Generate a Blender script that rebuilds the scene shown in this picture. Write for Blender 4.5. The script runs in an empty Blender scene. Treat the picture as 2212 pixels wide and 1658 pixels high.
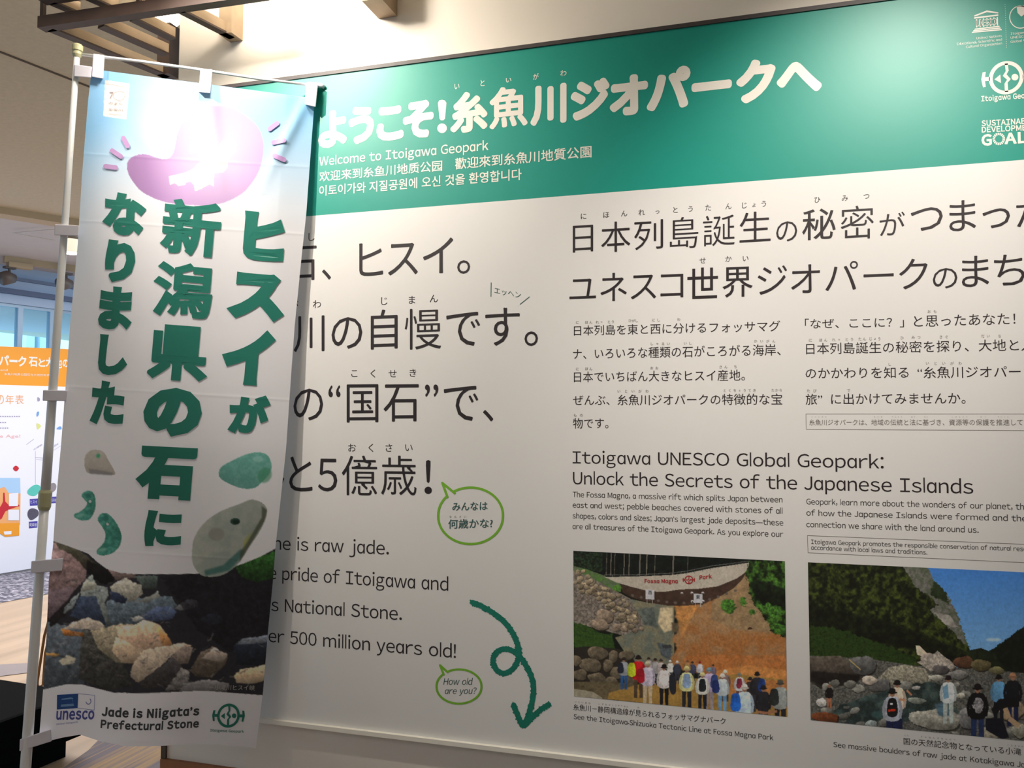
import bpy, math, random
import numpy as np
from mathutils import Vector
from mathutils.geometry import tessellate_polygon
random.seed(7); RNG = np.random.default_rng(11)
SC = bpy.context.scene; COL = SC.collection

# ------------------------------------------------------------------ camera
F, CX, CY, EYE, D = 1800.0, 1106.0, 829.0, 1.45, 2.2
PITCH, YAW, ROLL = map(math.radians, (2.76, -16.8, 0.13))
FWD = np.array([math.sin(YAW)*math.cos(PITCH), math.cos(YAW)*math.cos(PITCH), math.sin(PITCH)])
_r = np.array([math.cos(YAW), -math.sin(YAW), 0.0]); _u = np.cross(_r, FWD)
RT = _r*math.cos(ROLL) + _u*math.sin(ROLL); UP = -_r*math.sin(ROLL) + _u*math.cos(ROLL)
O = np.array([0, 0, EYE])
cam_d = bpy.data.cameras.new('camera'); cam = bpy.data.objects.new('camera', cam_d); COL.objects.link(cam)
cam_d.sensor_width = 36; cam_d.lens = F*36/2212; cam_d.clip_start = .05
from mathutils import Matrix
cam.matrix_world = Matrix(((RT[0], UP[0], -FWD[0], 0), (RT[1], UP[1], -FWD[1], 0), (RT[2], UP[2], -FWD[2], EYE), (0, 0, 0, 1)))
SC.camera = cam
SC.view_settings.view_transform = 'Standard'; SC.view_settings.look = 'None'
SC.view_settings.gamma = 1; SC.view_settings.use_curve_mapping = False
SC.view_settings.exposure = 0.0

# ------------------------------------------------------------------ sky
w = bpy.data.worlds.new('sky'); SC.world = w; w.use_nodes = True
bg = w.node_tree.nodes['Background']; bg.inputs[0].default_value = (.42, .74, 1.0, 1); bg.inputs[1].default_value = 2.6

# ------------------------------------------------------------------ pixel -> place helpers
def ray(x, y):
    x = np.asarray(x, float); y = np.asarray(y, float)
    return FWD*F + (x[..., None]-CX)*RT - (y[..., None]-CY)*UP
def at_depth(x, y, d):
    return O + ray(x, y)/F*np.asarray(d, float)[..., None]
def on_plane(x, y, p, n):
    r = ray(x, y); p = np.asarray(p, float); n = np.asarray(n, float)
    t = ((p-O) @ n)/(r @ n)
    return O + r*t[..., None]
def on_z(x, y, z): return on_plane(x, y, (0, 0, z), (0, 0, 1))
def WP(x, y, off=0.0):                       # a point on the printed front of the exhibit wall
    p = on_plane(x, y, (0, D, 0), (0, 1, 0)); p = p.copy(); p[..., 1] -= off; return p

# ------------------------------------------------------------------ lights
def light(name, kind, loc, energy, color, **k):
    l = bpy.data.lights.new(name, kind); l.energy = energy; l.color = color
    for a, b in k.items(): setattr(l, a, b)
    o = bpy.data.objects.new(name, l); COL.objects.link(o); o.location = loc; return o
def aim(o, p):
    o.rotation_euler = (Vector(p)-o.location).to_track_quat('-Z', 'Y').to_euler()
def mirror_lamp(px, py, z):                  # lamp seen reflected in the panel at this spot
    p = WP(px, py); t = (z-p[2])/(p[2]-EYE)
    return (p[0]*(1+t), D-D*t, z)
LAMP1 = mirror_lamp(700, 190, 2.93); LAMP2 = mirror_lamp(1960, 60, 2.93)
def proj(p): q = np.array(p)-O; return (CX+F*(q@RT)/(q@FWD), CY-F*(q@UP)/(q@FWD), q@FWD)
print('lamps', LAMP1, LAMP2, proj(LAMP1), proj(LAMP2))
WARM = (1.0, .92, .82)
s1 = light('spot_light', 'SPOT', LAMP1, 112, WARM, spot_size=math.radians(62), spot_blend=.9, shadow_soft_size=.03)
aim(s1, WP(np.float64(820), np.float64(560)))
s2 = light('spot_light', 'SPOT', LAMP2, 120, WARM, spot_size=math.radians(54), spot_blend=.9, shadow_soft_size=.05)
aim(s2, WP(np.float64(1860), np.float64(520)))
a1 = light('ambient_fill_light', 'AREA', (1.0, -1.6, 2.94), 12.5, (1, .94, .93), shape='RECTANGLE', size=2.2, size_y=1.6)  # the area lights are unseen fills added for ambient brightness
a2 = light('ambient_fill_light', 'AREA', (-4.4, 5.5, 2.94), 190, (1, .97, .97), shape='RECTANGLE', size=2.5, size_y=4)
a3 = light('ambient_fill_light', 'AREA', (-2.4, -1.2, 2.94), 8, (1, .94, .93), shape='RECTANGLE', size=1.6, size_y=1.6)
pc = WP(np.float64(640), np.float64(-60)); pc[1] = D-.42; pc[2] = 2.80
c1 = light('canopy_lamp_light', 'POINT', tuple(pc), 24, (1, .93, .82), shadow_soft_size=.08)

# ------------------------------------------------------------------ materials
def lin(c):
    c = np.asarray(c, float)/255.0
    return np.where(c <= .04045, c/12.92, ((c+.055)/1.055)**2.4)
def mat(name, c, rough=.6, metal=0.0, spec=.5, noise=0.0, scale=8.0, bump=0.0, emit=0.0, trans=0.0, aniso=None):
    m = bpy.data.materials.new(name); m.use_nodes = True; nt = m.node_tree; b = nt.nodes['Principled BSDF']
    rgb = tuple(lin(c)) + (1,)
    b.inputs['Base Color'].default_value = rgb; b.inputs['Roughness'].default_value = rough
    b.inputs['Metallic'].default_value = metal; b.inputs['Specular IOR Level'].default_value = spec
    if noise or bump:
        tc = nt.nodes.new('ShaderNodeTexCoord'); n = nt.nodes.new('ShaderNodeTexNoise')
        n.inputs['Scale'].default_value = scale; n.inputs['Detail'].default_value = 5
        nt.links.new(tc.outputs['Object'], n.inputs['Vector'])
        if noise:
            r = nt.nodes.new('ShaderNodeMapRange'); r.inputs[1].default_value = .3; r.inputs[2].default_value = .7
            r.inputs[3].default_value = 1-noise; r.inputs[4].default_value = 1+noise
            nt.links.new(n.outputs['Fac'], r.inputs[0])
            h = nt.nodes.new('ShaderNodeHueSaturation'); h.inputs['Color'].default_value = rgb
            nt.links.new(r.outputs[0], h.inputs['Value']); nt.links.new(h.outputs[0], b.inputs['Base Color'])
        if bump:
            bp = nt.nodes.new('ShaderNodeBump'); bp.inputs['Strength'].default_value = bump; bp.inputs['Distance'].default_value = .002
            nt.links.new(n.outputs['Fac'], bp.inputs['Height']); nt.links.new(bp.outputs[0], b.inputs['Normal'])
    if emit:
        b.inputs['Emission Color'].default_value = rgb; b.inputs['Emission Strength'].default_value = emit
    return m
def attr_mat(name, rough=.45, spec=.5, transl=0.0):
    m = bpy.data.materials.new(name); m.use_nodes = True; nt = m.node_tree; b = nt.nodes['Principled BSDF']
    a = nt.nodes.new('ShaderNodeAttribute'); a.attribute_name = 'Col'
    nt.links.new(a.outputs['Color'], b.inputs['Base Color'])
    b.inputs['Roughness'].default_value = rough; b.inputs['Specular IOR Level'].default_value = spec
    if transl:
        out = nt.nodes['Material Output']; t = nt.nodes.new('ShaderNodeBsdfTranslucent'); mx = nt.nodes.new('ShaderNodeMixShader')
        mx.inputs[0].default_value = transl; nt.links.new(a.outputs['Color'], t.inputs[0])
        nt.links.new(b.outputs[0], mx.inputs[1]); nt.links.new(t.outputs[0], mx.inputs[2]); nt.links.new(mx.outputs[0], out.inputs[0])
    return m
M = dict(
    wall=mat('wall_paint', (236, 226, 214), .75, noise=.012, scale=3, bump=.15),
    board=mat('panel_white', (228, 226, 224), .5, noise=.008, scale=2),
    green=mat('panel_teal', (4, 146, 130), .42, noise=.02, scale=3),
    white=mat('print_white', (238, 232, 222), .4), black=mat('print_black', (38, 30, 34), .45),
    grey=mat('print_grey', (120, 112, 108), .5), teal=mat('arrow_teal', (12, 122, 102), .5, noise=.1, scale=60),
    lime=mat('bubble_green', (122, 184, 48), .5), hand=mat('hand_teal', (52, 92, 88), .5), red=mat('print_red', (178, 40, 46), .5),
    edge=mat('dark_strip', (66, 58, 58), .5), ledge=mat('white_rail', (245, 240, 228), .3),
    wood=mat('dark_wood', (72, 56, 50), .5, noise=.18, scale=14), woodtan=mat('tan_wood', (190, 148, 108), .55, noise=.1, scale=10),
    ceil=mat('ceiling_tile', (206, 196, 176), .9, noise=.05, scale=40, bump=.5), joint=mat('joint_dark', (84, 70, 58), .8),
    beam=mat('beam_beige', (190, 170, 140), .7, noise=.03), ceil2=mat('ceiling_white', (200, 196, 198), .85, noise=.02, scale=10),
    pole=mat('pole_plastic', (226, 227, 230), .35), olive=mat('coupling_plastic', (178, 176, 140), .45), tab=mat('white_ribbon', (222, 220, 232), .65, noise=.02, scale=60, bump=.2),
    bgreen=mat('banner_green', (34, 120, 106), .38), navy=mat('unesco_blue', (36, 84, 160), .45), violet=mat('unesco_violet', (84, 92, 172), .45),
    bgrey=mat('banner_charcoal', (62, 70, 74), .45), pale=mat('pale_blue', (120, 165, 215), .45),
    orange=mat('orange_header', (240, 156, 30), .5), bwhite=mat('board_white', (236, 236, 246), .5), opale=mat('orange_print', (238, 170, 110), .5),
    lilac=mat('lilac_print', (160, 150, 180), .5), pink=mat('pink_print', (238, 178, 178), .5), cyan=mat('turquoise_print', (92, 196, 184), .5),
    stone=mat('stone_print', (146, 136, 140), .5), dstone=mat('dark_stone_print', (84, 78, 96), .5, noise=.2, scale=60), pur=mat('purple_label', (72, 62, 160), .5),
    blue=mat('blue_print', (110, 160, 220), .5), dred=mat('crimson_print', (196, 30, 44), .5), lblue=mat('light_blue_print', (170, 205, 240), .5), yel=mat('yellow_print', (215, 220, 130), .5),
    blackm=mat('black_vinyl', (3, 3, 3), .8, spec=.05), lampm=mat('lamp_shade', (150, 138, 120), .5), frame=mat('window_frame', (150, 170, 190), .4, metal=.3),
    dark=mat('track_dark', (92, 82, 78), .5), brass=mat('brown_tube', (120, 84, 44), .3, metal=.4), cream=mat('cream_seat', (226, 206, 160), .6),
    panelgrey=mat('grey_plinth', (150, 146, 142), .6), base=mat('baseboard_grey', (118, 116, 116), .7), wire=mat('wire', (210, 205, 205), .5),
    glow=mat('lamp_glow', (255, 232, 196), .5, emit=9.0), glow2=mat('lamp_glow_small', (255, 246, 232), .5, emit=5.0),
    block_body=mat('reflection_white', (228, 238, 244), .8, noise=.05, scale=.6),
)
def glass():
    m = bpy.data.materials.new('window_glass'); m.use_nodes = True; b = m.node_tree.nodes['Principled BSDF']
    b.inputs['Base Color'].default_value = (.75, .92, 1, 1); b.inputs['Roughness'].default_value = .02; b.inputs['Transmission Weight'].default_value = 1; b.inputs['IOR'].default_value = 1.1
    return m
M['glass'] = glass()

# ------------------------------------------------------------------ mesh helpers
def link_mesh(name, V, Fc, m, parent=None, cols=None, smooth=False):
    me = bpy.data.meshes.new(name); V = np.asarray(V, float)
    me.from_pydata(V.tolist(), [], Fc if isinstance(Fc, list) else Fc.tolist())
    me.materials.append(m)
    if cols is not None:
        ca = me.color_attributes.new('Col', 'FLOAT_COLOR', 'POINT')
        c4 = np.ones((len(V), 4), np.float32); c4[:, :3] = cols; ca.data.foreach_set('color', c4.ravel())
    if smooth: me.polygons.foreach_set('use_smooth', [True]*len(me.polygons))
    me.update()
    o = bpy.data.objects.new(name, me); COL.objects.link(o)
    if parent is not None: o.parent = parent; o.matrix_parent_inverse = parent.matrix_basis.inverted()
    return o
def thing(name, label, cat, loc=(0, 0, 0), group=None):
    o = bpy.data.objects.new(name, None); COL.objects.link(o); o.location = tuple(float(v) for v in loc); o.empty_display_size = .05
    o['label'] = label; o['category'] = cat
    if group: o['group'] = group
    return o
def struct(o): o['kind'] = 'structure'; return o
class MB:
    def __init__(s): s.V = []; s.F = []
    def add(s, V, Fc):
        n = len(s.V); s.V += [tuple(map(float, v)) for v in V]; s.F += [tuple(int(i)+n for i in f) for f in Fc]; return s
    def hexa(s, P):     # 8 points: bottom 4 ccw, top 4
        return s.add(P, [(3, 2, 1, 0), (4, 5, 6, 7), (0, 1, 5, 4), (1, 2, 6, 5), (2, 3, 7, 6), (3, 0, 4, 7)])
    def box(s, c, d, rz=0.0):
        cx, cy, cz = c; a, b, h = d[0]/2, d[1]/2, d[2]/2; co, si = math.cos(rz), math.sin(rz); P = []
        for z in (-h, h):
            for x, y in ((-a, -b), (a, -b), (a, b), (-a, b)): P.append((cx+x*co-y*si, cy+x*si+y*co, cz+z))
        return s.hexa(P)
    def bar(s, p, q, wd, ht):   # square bar, top-aligned box between two points
        p, q = np.array(p, float), np.array(q, float); d = q-p; d /= np.linalg.norm(d)
        up = np.array([0, 0, 1.]) if abs(d[2]) < .9 else np.array([0, 1., 0]); sd = np.cross(d, up); sd /= np.linalg.norm(sd); up = np.cross(sd, d)
        P = []
        for v in (0, 1):
            for e, k in ((p, -1), (q, -1), (q, 1), (p, 1)): P.append(e+sd*k*wd/2+up*v*ht)
        return s.hexa(P)
    def tube(s, pts, rad, n=14, caps=True):
        pts = [np.array(p, float) for p in pts]; N = len(pts); rad = [rad]*N if np.isscalar(rad) else rad; R0 = len(s.V)
        ref = None
        for i, p in enumerate(pts):
            d = pts[min(i+1, N-1)]-pts[max(i-1, 0)]; d /= np.linalg.norm(d)
            if ref is None: ref = np.cross(d, (0, 0, 1.) if abs(d[2]) < .9 else (0, 1., 0))
            a = ref-d*(ref@d); a /= np.linalg.norm(a); ref = a; b = np.cross(d, a)
            for k in range(n):
                t = 2*math.pi*k/n; s.V.append(tuple(p+rad[i]*(a*math.cos(t)+b*math.sin(t))))
        for i in range(N-1):
            for k in range(n):
                k2 = (k+1) % n; s.F.append((R0+i*n+k, R0+i*n+k2, R0+(i+1)*n+k2, R0+(i+1)*n+k))
        if caps: s.F.append(tuple(R0+k for k in range(n))[::-1]); s.F.append(tuple(R0+(N-1)*n+k for k in range(n)))
        return s
    def build(s, name, m, parent=None, bevel=0.0, smooth=False):
        o = link_mesh(name, s.V, s.F, m, parent, smooth=smooth)
        if bevel:
            b = o.modifiers.new('bevel', 'BEVEL'); b.width = bevel; b.segments = 2; b.limit_method = 'ANGLE'
        return o

# surfaces: a surface maps pixel arrays (x, y, lift) to 3-D points
def S_wall(x, y, l=0.0): return WP(x, y, l)

# ------------------------------------------------------------------ lettering
_gc = {}
def glyphs(st, off=0.0, res=3, italic=False, space=1.0):
    k = (st, off, res, italic, space)
    if k in _gc: return _gc[k]
    f = bpy.data.curves.new('f', 'FONT'); f.body = st; f.size = 1; f.offset = off; f.resolution_u = res; f.space_character = space
    if italic: f.shear = .22
    o = bpy.data.objects.new('f', f); me = bpy.data.meshes.new_from_object(o)
    V = np.empty(len(me.vertices)*3); me.vertices.foreach_get('co', V); V = V.reshape(-1, 3)[:, :2].copy()
    Fc = [tuple(p.vertices) for p in me.polygons]
    bpy.data.objects.remove(o); bpy.data.curves.remove(f); bpy.data.meshes.remove(me)
    _gc[k] = (V, Fc); return _gc[k]
def dilate(V, Fc, r, mode='round'):
    V = np.asarray(V); Fo = []
    for f in Fc:
        a = sum(V[f[i]][0]*V[f[(i+1) % len(f)]][1]-V[f[(i+1) % len(f)]][0]*V[f[i]][1] for i in range(len(f)))
        Fo.append(tuple(f) if a > 0 else tuple(f)[::-1])
    cnt = {}
    for f in Fo:
        for i in range(len(f)):
            e = (f[i], f[(i+1) % len(f)]); cnt[e] = 1
    B = [e for e in cnt if (e[1], e[0]) not in cnt]
    oV = V.tolist(); oF = list(Fo); nrm = {}
    for a, b in B:
        d = V[b]-V[a]; L = math.hypot(*d)
        if L < 1e-7: continue
        n = np.array([d[1], -d[0]])/L
        k = len(oV); oV += [(V[a]+n*r).tolist(), (V[b]+n*r).tolist()]; oF.append((b, a, k, k+1))
        nrm.setdefault(a, [None, None])[1] = n; nrm.setdefault(b, [None, None])[0] = n
    for v, (n0, n1) in nrm.items():
        if n0 is None or n1 is None: continue
        cr = n0[0]*n1[1]-n0[1]*n1[0]; dt = float(n0@n1)
        if cr <= 1e-4 and dt > -.9: continue
        a0 = math.atan2(n0[1], n0[0]); da = math.atan2(cr, dt)
        if da < 0: da += 2*math.pi
        k = len(oV)
        if mode == 'miter' and dt > -.3:
            m = (n0+n1); m = m/np.linalg.norm(m)*r/math.sqrt(max((1+dt)/2, .2))
            oV += [(V[v]+n0*r).tolist(), (V[v]+m).tolist(), (V[v]+n1*r).tolist()]; oF.append((v, k, k+1, k+2))
        else:
            ns = max(2, int(da/.35)+1)
            for i in range(ns+1):
                t = a0+da*i/ns; oV.append((V[v]+r*np.array([math.cos(t), math.sin(t)])).tolist())
            oF += [(v, k+i, k+i+1) for i in range(ns)]
    return np.array(oV), OL(oF)
def styled(st, style, italic=False):
    # style: (curve offset, dilation, mode)
    if style is None: return glyphs(st, 0, 2 if len(st) > 3 else 3, italic)
    k = (st, style, italic)
    if k not in _gc:
        V, Fc = glyphs(st, style[0], 3, italic); _gc[k] = dilate(V, Fc, style[1], style[2])
    return _gc[k]
ROUND = (-.02, .019, 'round')
_hb, _ = glyphs('Ｈ', 0, 3); CAPB, CAPT = float(_hb[:, 1].min()), float(_hb[:, 1].max())
_FW = {c: chr(ord(c)+0xFEE0) for c in map(chr, range(33, 127))}
def _lch(c, style):
    """one Latin letter in em units, ink shifted to x = 0, with its side gaps"""
    key = ('L', c, style)
    if key in _gc: return _gc[key]
    off, r, mode = style or (0, 0, None)
    V, Fc = glyphs('ɑ' if c == 'a' else (_FW.get(c, c) if c not in "’—-" else c), off, 3)
    V = V.copy()
    if c == 'a':
        o, _ = glyphs(_FW['o'], off, 3); k = np.ptp(o[:, 1])/np.ptp(V[:, 1]); V = (V-V.min(0))*k; V[:, 1] += o[:, 1].min()
    if c == 'l':          # a plain upright without a tail
        o, _ = glyphs(_FW['b'], 0, 3); V = np.array([(0, CAPB), (.072+2*off, CAPB), (.072+2*off, o[:, 1].max()), (0, o[:, 1].max())]); Fc = [(0, 1, 2, 3)]
    if r: V, Fc = dilate(V, Fc, r, mode)
    V = V-[V[:, 0].min(), 0]; stem, rnd, dia = .062, .038, .012
    lg = {'l': 'bBDEFhHiIkKlmMnNpPrRuUL!:;.', 'd': 'AvVwWxXyYTtjJfz—-'}; rg = {'l': 'adghHiIlmMnNquUM!:;.jJ', 'd': 'AkKLrvVwWxXyYTtfFzRc—-'}
    gl = stem if c in lg['l'] else dia if c in lg['d'] else rnd; gr = stem if c in rg['l'] else dia if c in rg['d'] else rnd
    _gc[key] = (V, Fc, gl, gr); return _gc[key]
def latin(st, style=None):
    key = ('LS', st, style)
    if key in _gc: return _gc[key]
    pen = 0.0; Vs, Fs, n = [], [], 0; ov = False
    for c in st:
        if c == ' ': pen += .34; continue
        V, Fc, gl, gr = _lch(c, style); pen += gl; Vs.append(V+[pen, 0]); Fs += [tuple(i+n for i in f) for f in Fc]; n += len(V); pen += V[:, 0].max()+gr; ov = ov or getattr(Fc, 'overlap', False)
    Fs = OL(Fs) if ov else Fs; _gc[key] = (np.concatenate(Vs), Fs); return _gc[key]

class OL(list): overlap = True
class Ink:      # collects flat print on a surface and links it as one part
    def __init__(s, surf, lift=.0004): s.S = surf; s.l = lift; s.V = []; s.F = []; s.n = 0; s.c = 0
    def raw(s, X, Y, Fc, P=None):
        P = s.S(np.asarray(X, float), np.asarray(Y, float), s.l) if P is None else P
        if getattr(Fc, 'overlap', False) or s.c:      # overlapping strokes: each face a hair above the one before
            idx = [i for f in Fc for i in f]; fi = [k for k, f in enumerate(Fc) for _ in f]; P = P[idx]; Fn = []; j = 0
            for f in Fc: Fn.append(tuple(range(j, j+len(f)))); j += len(f)
            ep = (np.array(fi)+s.c if s.c else np.array(fi)) % 300*1e-6; P = P+(O-P)*(ep/np.linalg.norm(O-P, axis=1))[:, None]; Fc = Fn
            if s.c: s.c += len(Fn)
        s.V.append(P); s.F += [tuple(i+s.n for i in f) for f in Fc]; s.n += len(P)
    def glyph(s, ch, x0, x1, y0, y1, style=ROUND, slope=0.0, lean=0.0):
        V, Fc = styled(ch, style); x = V[:, 0]; y = -V[:, 1]
        # slope = baseline fall per px to the right, lean = sideways shift per px down
        w0, h0 = np.ptp(x), np.ptp(y); sx, sy = (x1-x0)/max(w0, 1e-6), (y1-y0)/max(h0, 1e-6)
        for _ in range(6):
            X = x*sx+y*sy*lean; Y = y*sy+x*sx*slope
            sx *= (x1-x0)/max(np.ptp(X), 1e-6) if w0 > 1e-3 else 1; sy *= max((y1-y0), 1)/max(np.ptp(Y), 1e-6)
        X = x*sx+y*sy*lean; Y = y*sy+x*sx*slope
        s.raw(X-X.min()+x0, Y-Y.min()+y0, Fc)
    def poly(s, pts, closed_curve=False):
        if closed_curve: pts = crom(pts, 6)
        p = [Vector((a, b, 0)) for a, b in pts]; tr = tessellate_polygon([p])
        s.raw([a[0] for a in pts], [a[1] for a in pts], tr)
    def ring(s, cx, cy, rx, ry, t, n=40, a0=0, a1=2*math.pi, tx=None):
        X, Y = [], []
        for i in range(n+1):
            a = a0+(a1-a0)*i/n
            for k in (0, 1): X.append(cx+(rx-k*t)*math.cos(a)); Y.append(cy+(ry-k*t)*math.sin(a))
        s.raw(X, Y, [(2*i, 2*i+1, 2*i+3, 2*i+2) for i in range(n)])
    def disc(s, cx, cy, rx, ry=None, n=20):
        ry = rx if ry is None else ry
        s.raw([cx]+[cx+rx*math.cos(2*math.pi*i/n) for i in range(n)], [cy]+[cy+ry*math.sin(2*math.pi*i/n) for i in range(n)], [(0, i+1, (i+1) % n+1) for i in range(n)])
    def line(s, pts, wd, round_=True):
        s.c = s.c or 1
        for (a, b), (c, d) in zip(pts[:-1], pts[1:]):
            L = math.hypot(c-a, d-b) or 1; nx, ny = -(d-b)/L*wd/2, (c-a)/L*wd/2
            s.raw([a+nx, a-nx, c-nx, c+nx], [b+ny, b-ny, d-ny, d+ny], [(0, 1, 2, 3)])
        if round_:
            for a, b in pts: s.disc(a, b, wd/2, n=10)
    def build(s, name, m, parent):
        o = link_mesh(name, np.concatenate(s.V), s.F, m, parent)
        if 'letter' in name or 'reading' in name: o['kind'] = 'stuff'
        return o
class WallInk(Ink):
    def __init__(s): super().__init__(S_wall)
    def row(s, st, xl, yl, xr, yr, h, mode='J', style=None, italic=False):
        V, Fc = latin(st, style) if mode == 'L' else styled(st, style, italic)
        if italic and mode == 'L': V = V+np.stack([V[:, 1]*.2, V[:, 1]*0], 1)
        x0, x1 = V[:, 0].min(), V[:, 0].max(); b, t = (CAPB, CAPT) if mode == 'L' else (V[:, 1].min(), V[:, 1].max())
        A, Bp = WP(np.float64(xl), np.float64(yl)), WP(np.float64(xr), np.float64(yr)); H = WP(np.float64(xl), np.float64(yl-h))[2]-A[2]
        q = (V[:, 0]-x0)/(x1-x0); P = np.empty((len(V), 3))
        P[:, 0] = A[0]+q*(Bp[0]-A[0]); P[:, 1] = D-s.l; P[:, 2] = A[2]+q*(Bp[2]-A[2])+(V[:, 1]-b)/(t-b)*H
        s.raw(None, None, Fc, P)
    def ruby(s, st, x0, x1, yc, h, slope=0.0, y1=None):
        n = len(st)
        for i, ch in enumerate(st):
            V, Fc = glyphs(ch, 0, 2); k = h/.82
            xc = x0+(x1-x0)*((i+.5)/n) if n > 1 else (x0+x1)/2
            cx_, cy_ = (V[:, 0].min()+V[:, 0].max())/2, (V[:, 1].min()+V[:, 1].max())/2
            if ch in 'っょゅゃ': k *= .8
            yy = yc+slope*(xc-(x0+x1)/2)
            X = xc+(V[:, 0]-cx_)*k; Y = yy-(V[:, 1]-cy_)*k+(X-xc)*slope
            s.raw(X, Y, Fc)
def crom(p, n=6):
    p = np.asarray(p, float); N = len(p); o = []
    for i in range(N):
        a, b, c, d = p[i-1], p[i], p[(i+1) % N], p[(i+2) % N]
        for k in range(n):
            t = k/n; o.append(tuple(.5*((2*b)+(-a+c)*t+(2*a-5*b+4*c-d)*t*t+(-a+3*b-3*c+d)*t**3)))
    return o
def cropt(ox, oy, s): return lambda pts: [(ox+a/s, oy+b/s) for a, b in pts]

# ------------------------------------------------------------------ picture painter (flat printed photographs)
def fbm(h, w_, cell, oct_=4):
    out = np.zeros((h, w_)); amp = 1; tot = 0
    for o in range(oct_):
        c = max(cell/2**o, 1.0); gh, gw = int(h/c)+3, int(w_/c)+3; g = RNG.random((gh, gw))
        yy = np.arange(h)/c; xx = np.arange(w_)/c; yi, xi = yy.astype(int), xx.astype(int); fy, fx = (yy-yi)[:, None], (xx-xi)[None]
        fy = fy*fy*(3-2*fy); fx = fx*fx*(3-2*fx)
        v = (g[yi][:, xi]*(1-fx)+g[yi][:, xi+1]*fx)*(1-fy)+(g[yi+1][:, xi]*(1-fx)+g[yi+1][:, xi+1]*fx)*fy
        out += v*amp; tot += amp; amp *= .55
    return out/tot*2-1
class Canvas:
    def __init__(s, x0, y0, x1, y1, col, T=(0, 0, 1), ss=1.0):
        s.ss = ss; s.x0, s.y0 = x0, y0; s.w, s.h = int((x1-x0)*ss)+2, int((y1-y0)*ss)+2
        s.A = np.ones((s.h, s.w, 3))*np.array(col, float); s.T = T
        s.N = {c: fbm(s.h, s.w, c) for c in (3, 8, 24)}
    def tp(s, pts):
        ox, oy, k = s.T; return np.array([((ox+a/k-s.x0)*s.ss, (oy+b/k-s.y0)*s.ss) for a, b in pts])
    def poly(s, pts, col, noise=0, cell=8, smooth=False, shade=None, alpha=1.0, soft=0, rough=0, col2=None):
        if smooth: pts = crom(pts, 5)
        P = s.tp(pts); xa, ya = np.floor(P.min(0)-2-soft).astype(int); xb, yb = np.ceil(P.max(0)+3+soft).astype(int)
        xa, ya = max(xa, 0), max(ya, 0); xb, yb = min(xb, s.w), min(yb, s.h)
        if xb <= xa or yb <= ya: return
        yy, xx = np.mgrid[ya:yb, xa:xb].astype(float)
        if rough:
            xx = xx+s.N[3][ya:yb, xa:xb]*rough; yy = yy+s.N[8][ya:yb, xa:xb]*rough
        m = np.zeros(xx.shape, bool); n = len(P)
        for i in range(n):
            (x1, y1), (x2, y2) = P[i], P[(i+1) % n]
            if y1 == y2: continue
            c = (y1 > yy) != (y2 > yy); m ^= c & (xx < (x2-x1)*(yy-y1)/(y2-y1)+x1)
        m = m.astype(float)
        for _ in range(int(soft)):
            m[1:-1, 1:-1] = (m[1:-1, 1:-1]*2+m[:-2, 1:-1]+m[2:, 1:-1]+m[1:-1, :-2]+m[1:-1, 2:])/6
        C = np.ones(xx.shape+(3,))*np.array(col, float)
        nz = s.N[cell][ya:yb, xa:xb]
        if col2 is not None: C = C+(np.array(col2, float)-C)*np.clip(nz*1.6+.5, 0, 1)[..., None]
        if noise: C = C*(1+noise*s.N[cell][ya:yb, xa:xb]+noise*.5*s.N[3][ya:yb, xa:xb])[..., None]
        if shade:
            u = (xx-P[:, 0].min())/max(np.ptp(P[:, 0]), 1); v = (yy-P[:, 1].min())/max(np.ptp(P[:, 1]), 1)
            C = C*(1+shade[2]*((u-.5)*shade[0]+(v-.5)*shade[1]))[..., None]
        s.A[ya:yb, xa:xb] += (C-s.A[ya:yb, xa:xb])*(m*alpha)[..., None]
    def ell(s, cx, cy, rx, ry, col, rot=0, **k):
        c, si = math.cos(rot), math.sin(rot)
        s.poly([(cx+rx*math.cos(t)*c-ry*math.sin(t)*si, cy+rx*math.cos(t)*si+ry*math.sin(t)*c) for t in np.linspace(0, 2*math.pi, 18)[:-1]], col, **k)
    def stroke(s, pts, wd, col, **k):
        for (a, b), (c, d) in zip(pts[:-1], pts[1:]):
            L = math.hypot(c-a, d-b) or 1; nx, ny = -(d-b)/L*wd/2, (c-a)/L*wd/2
            s.poly([(a+nx, b+ny), (a-nx, b-ny), (c-nx, d-ny), (c+nx, d+ny)], col, **k)
    def rock(s, cx, cy, rx, ry, col, rot=0, seed=0, dark=.5):
        rr = random.Random(seed or cx*13+cy); n = 9; c, si = math.cos(rot), math.sin(rot); P = []
        for i in range(n):
            t = 2*math.pi*i/n; q = rr.uniform(.8, 1.12); a, b = rx*q*math.cos(t), ry*q*math.sin(t); P.append((cx+a*c-b*si, cy+a*si+b*c))
        s.poly([(a+rx*.06, b+ry*.14) for a, b in P], np.array(col)*.3, smooth=True)
        s.poly(P, np.array(col)*.92, noise=.3, cell=8, smooth=rx > 34, shade=(-.3, -1, dark), rough=2 if s.T[0] > 1700 else 0)
    def person(s, x, yt, yb, shirt, hat, pants, pack=None, packdx=0.0, wide=1.0):
        H = yb-yt; u = H*wide; rr = random.Random(x)
        for k in (-1, 1): s.poly([(x+k*.008*u, yt+.52*H), (x+k*.105*u, yt+.52*H), (x+k*.10*u, yb), (x+k*.03*u, yb)], pants, noise=.15)
        s.poly([(x-.115*u, yt+.21*H), (x-.04*u, yt+.16*H), (x+.04*u, yt+.16*H), (x+.115*u, yt+.21*H), (x+.12*u, yt+.4*H), (x+.11*u, yt+.57*H), (x-.11*u, yt+.57*H), (x-.12*u, yt+.4*H)], shirt, noise=.12, shade=(.3, -.4, .35), smooth=True)
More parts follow.
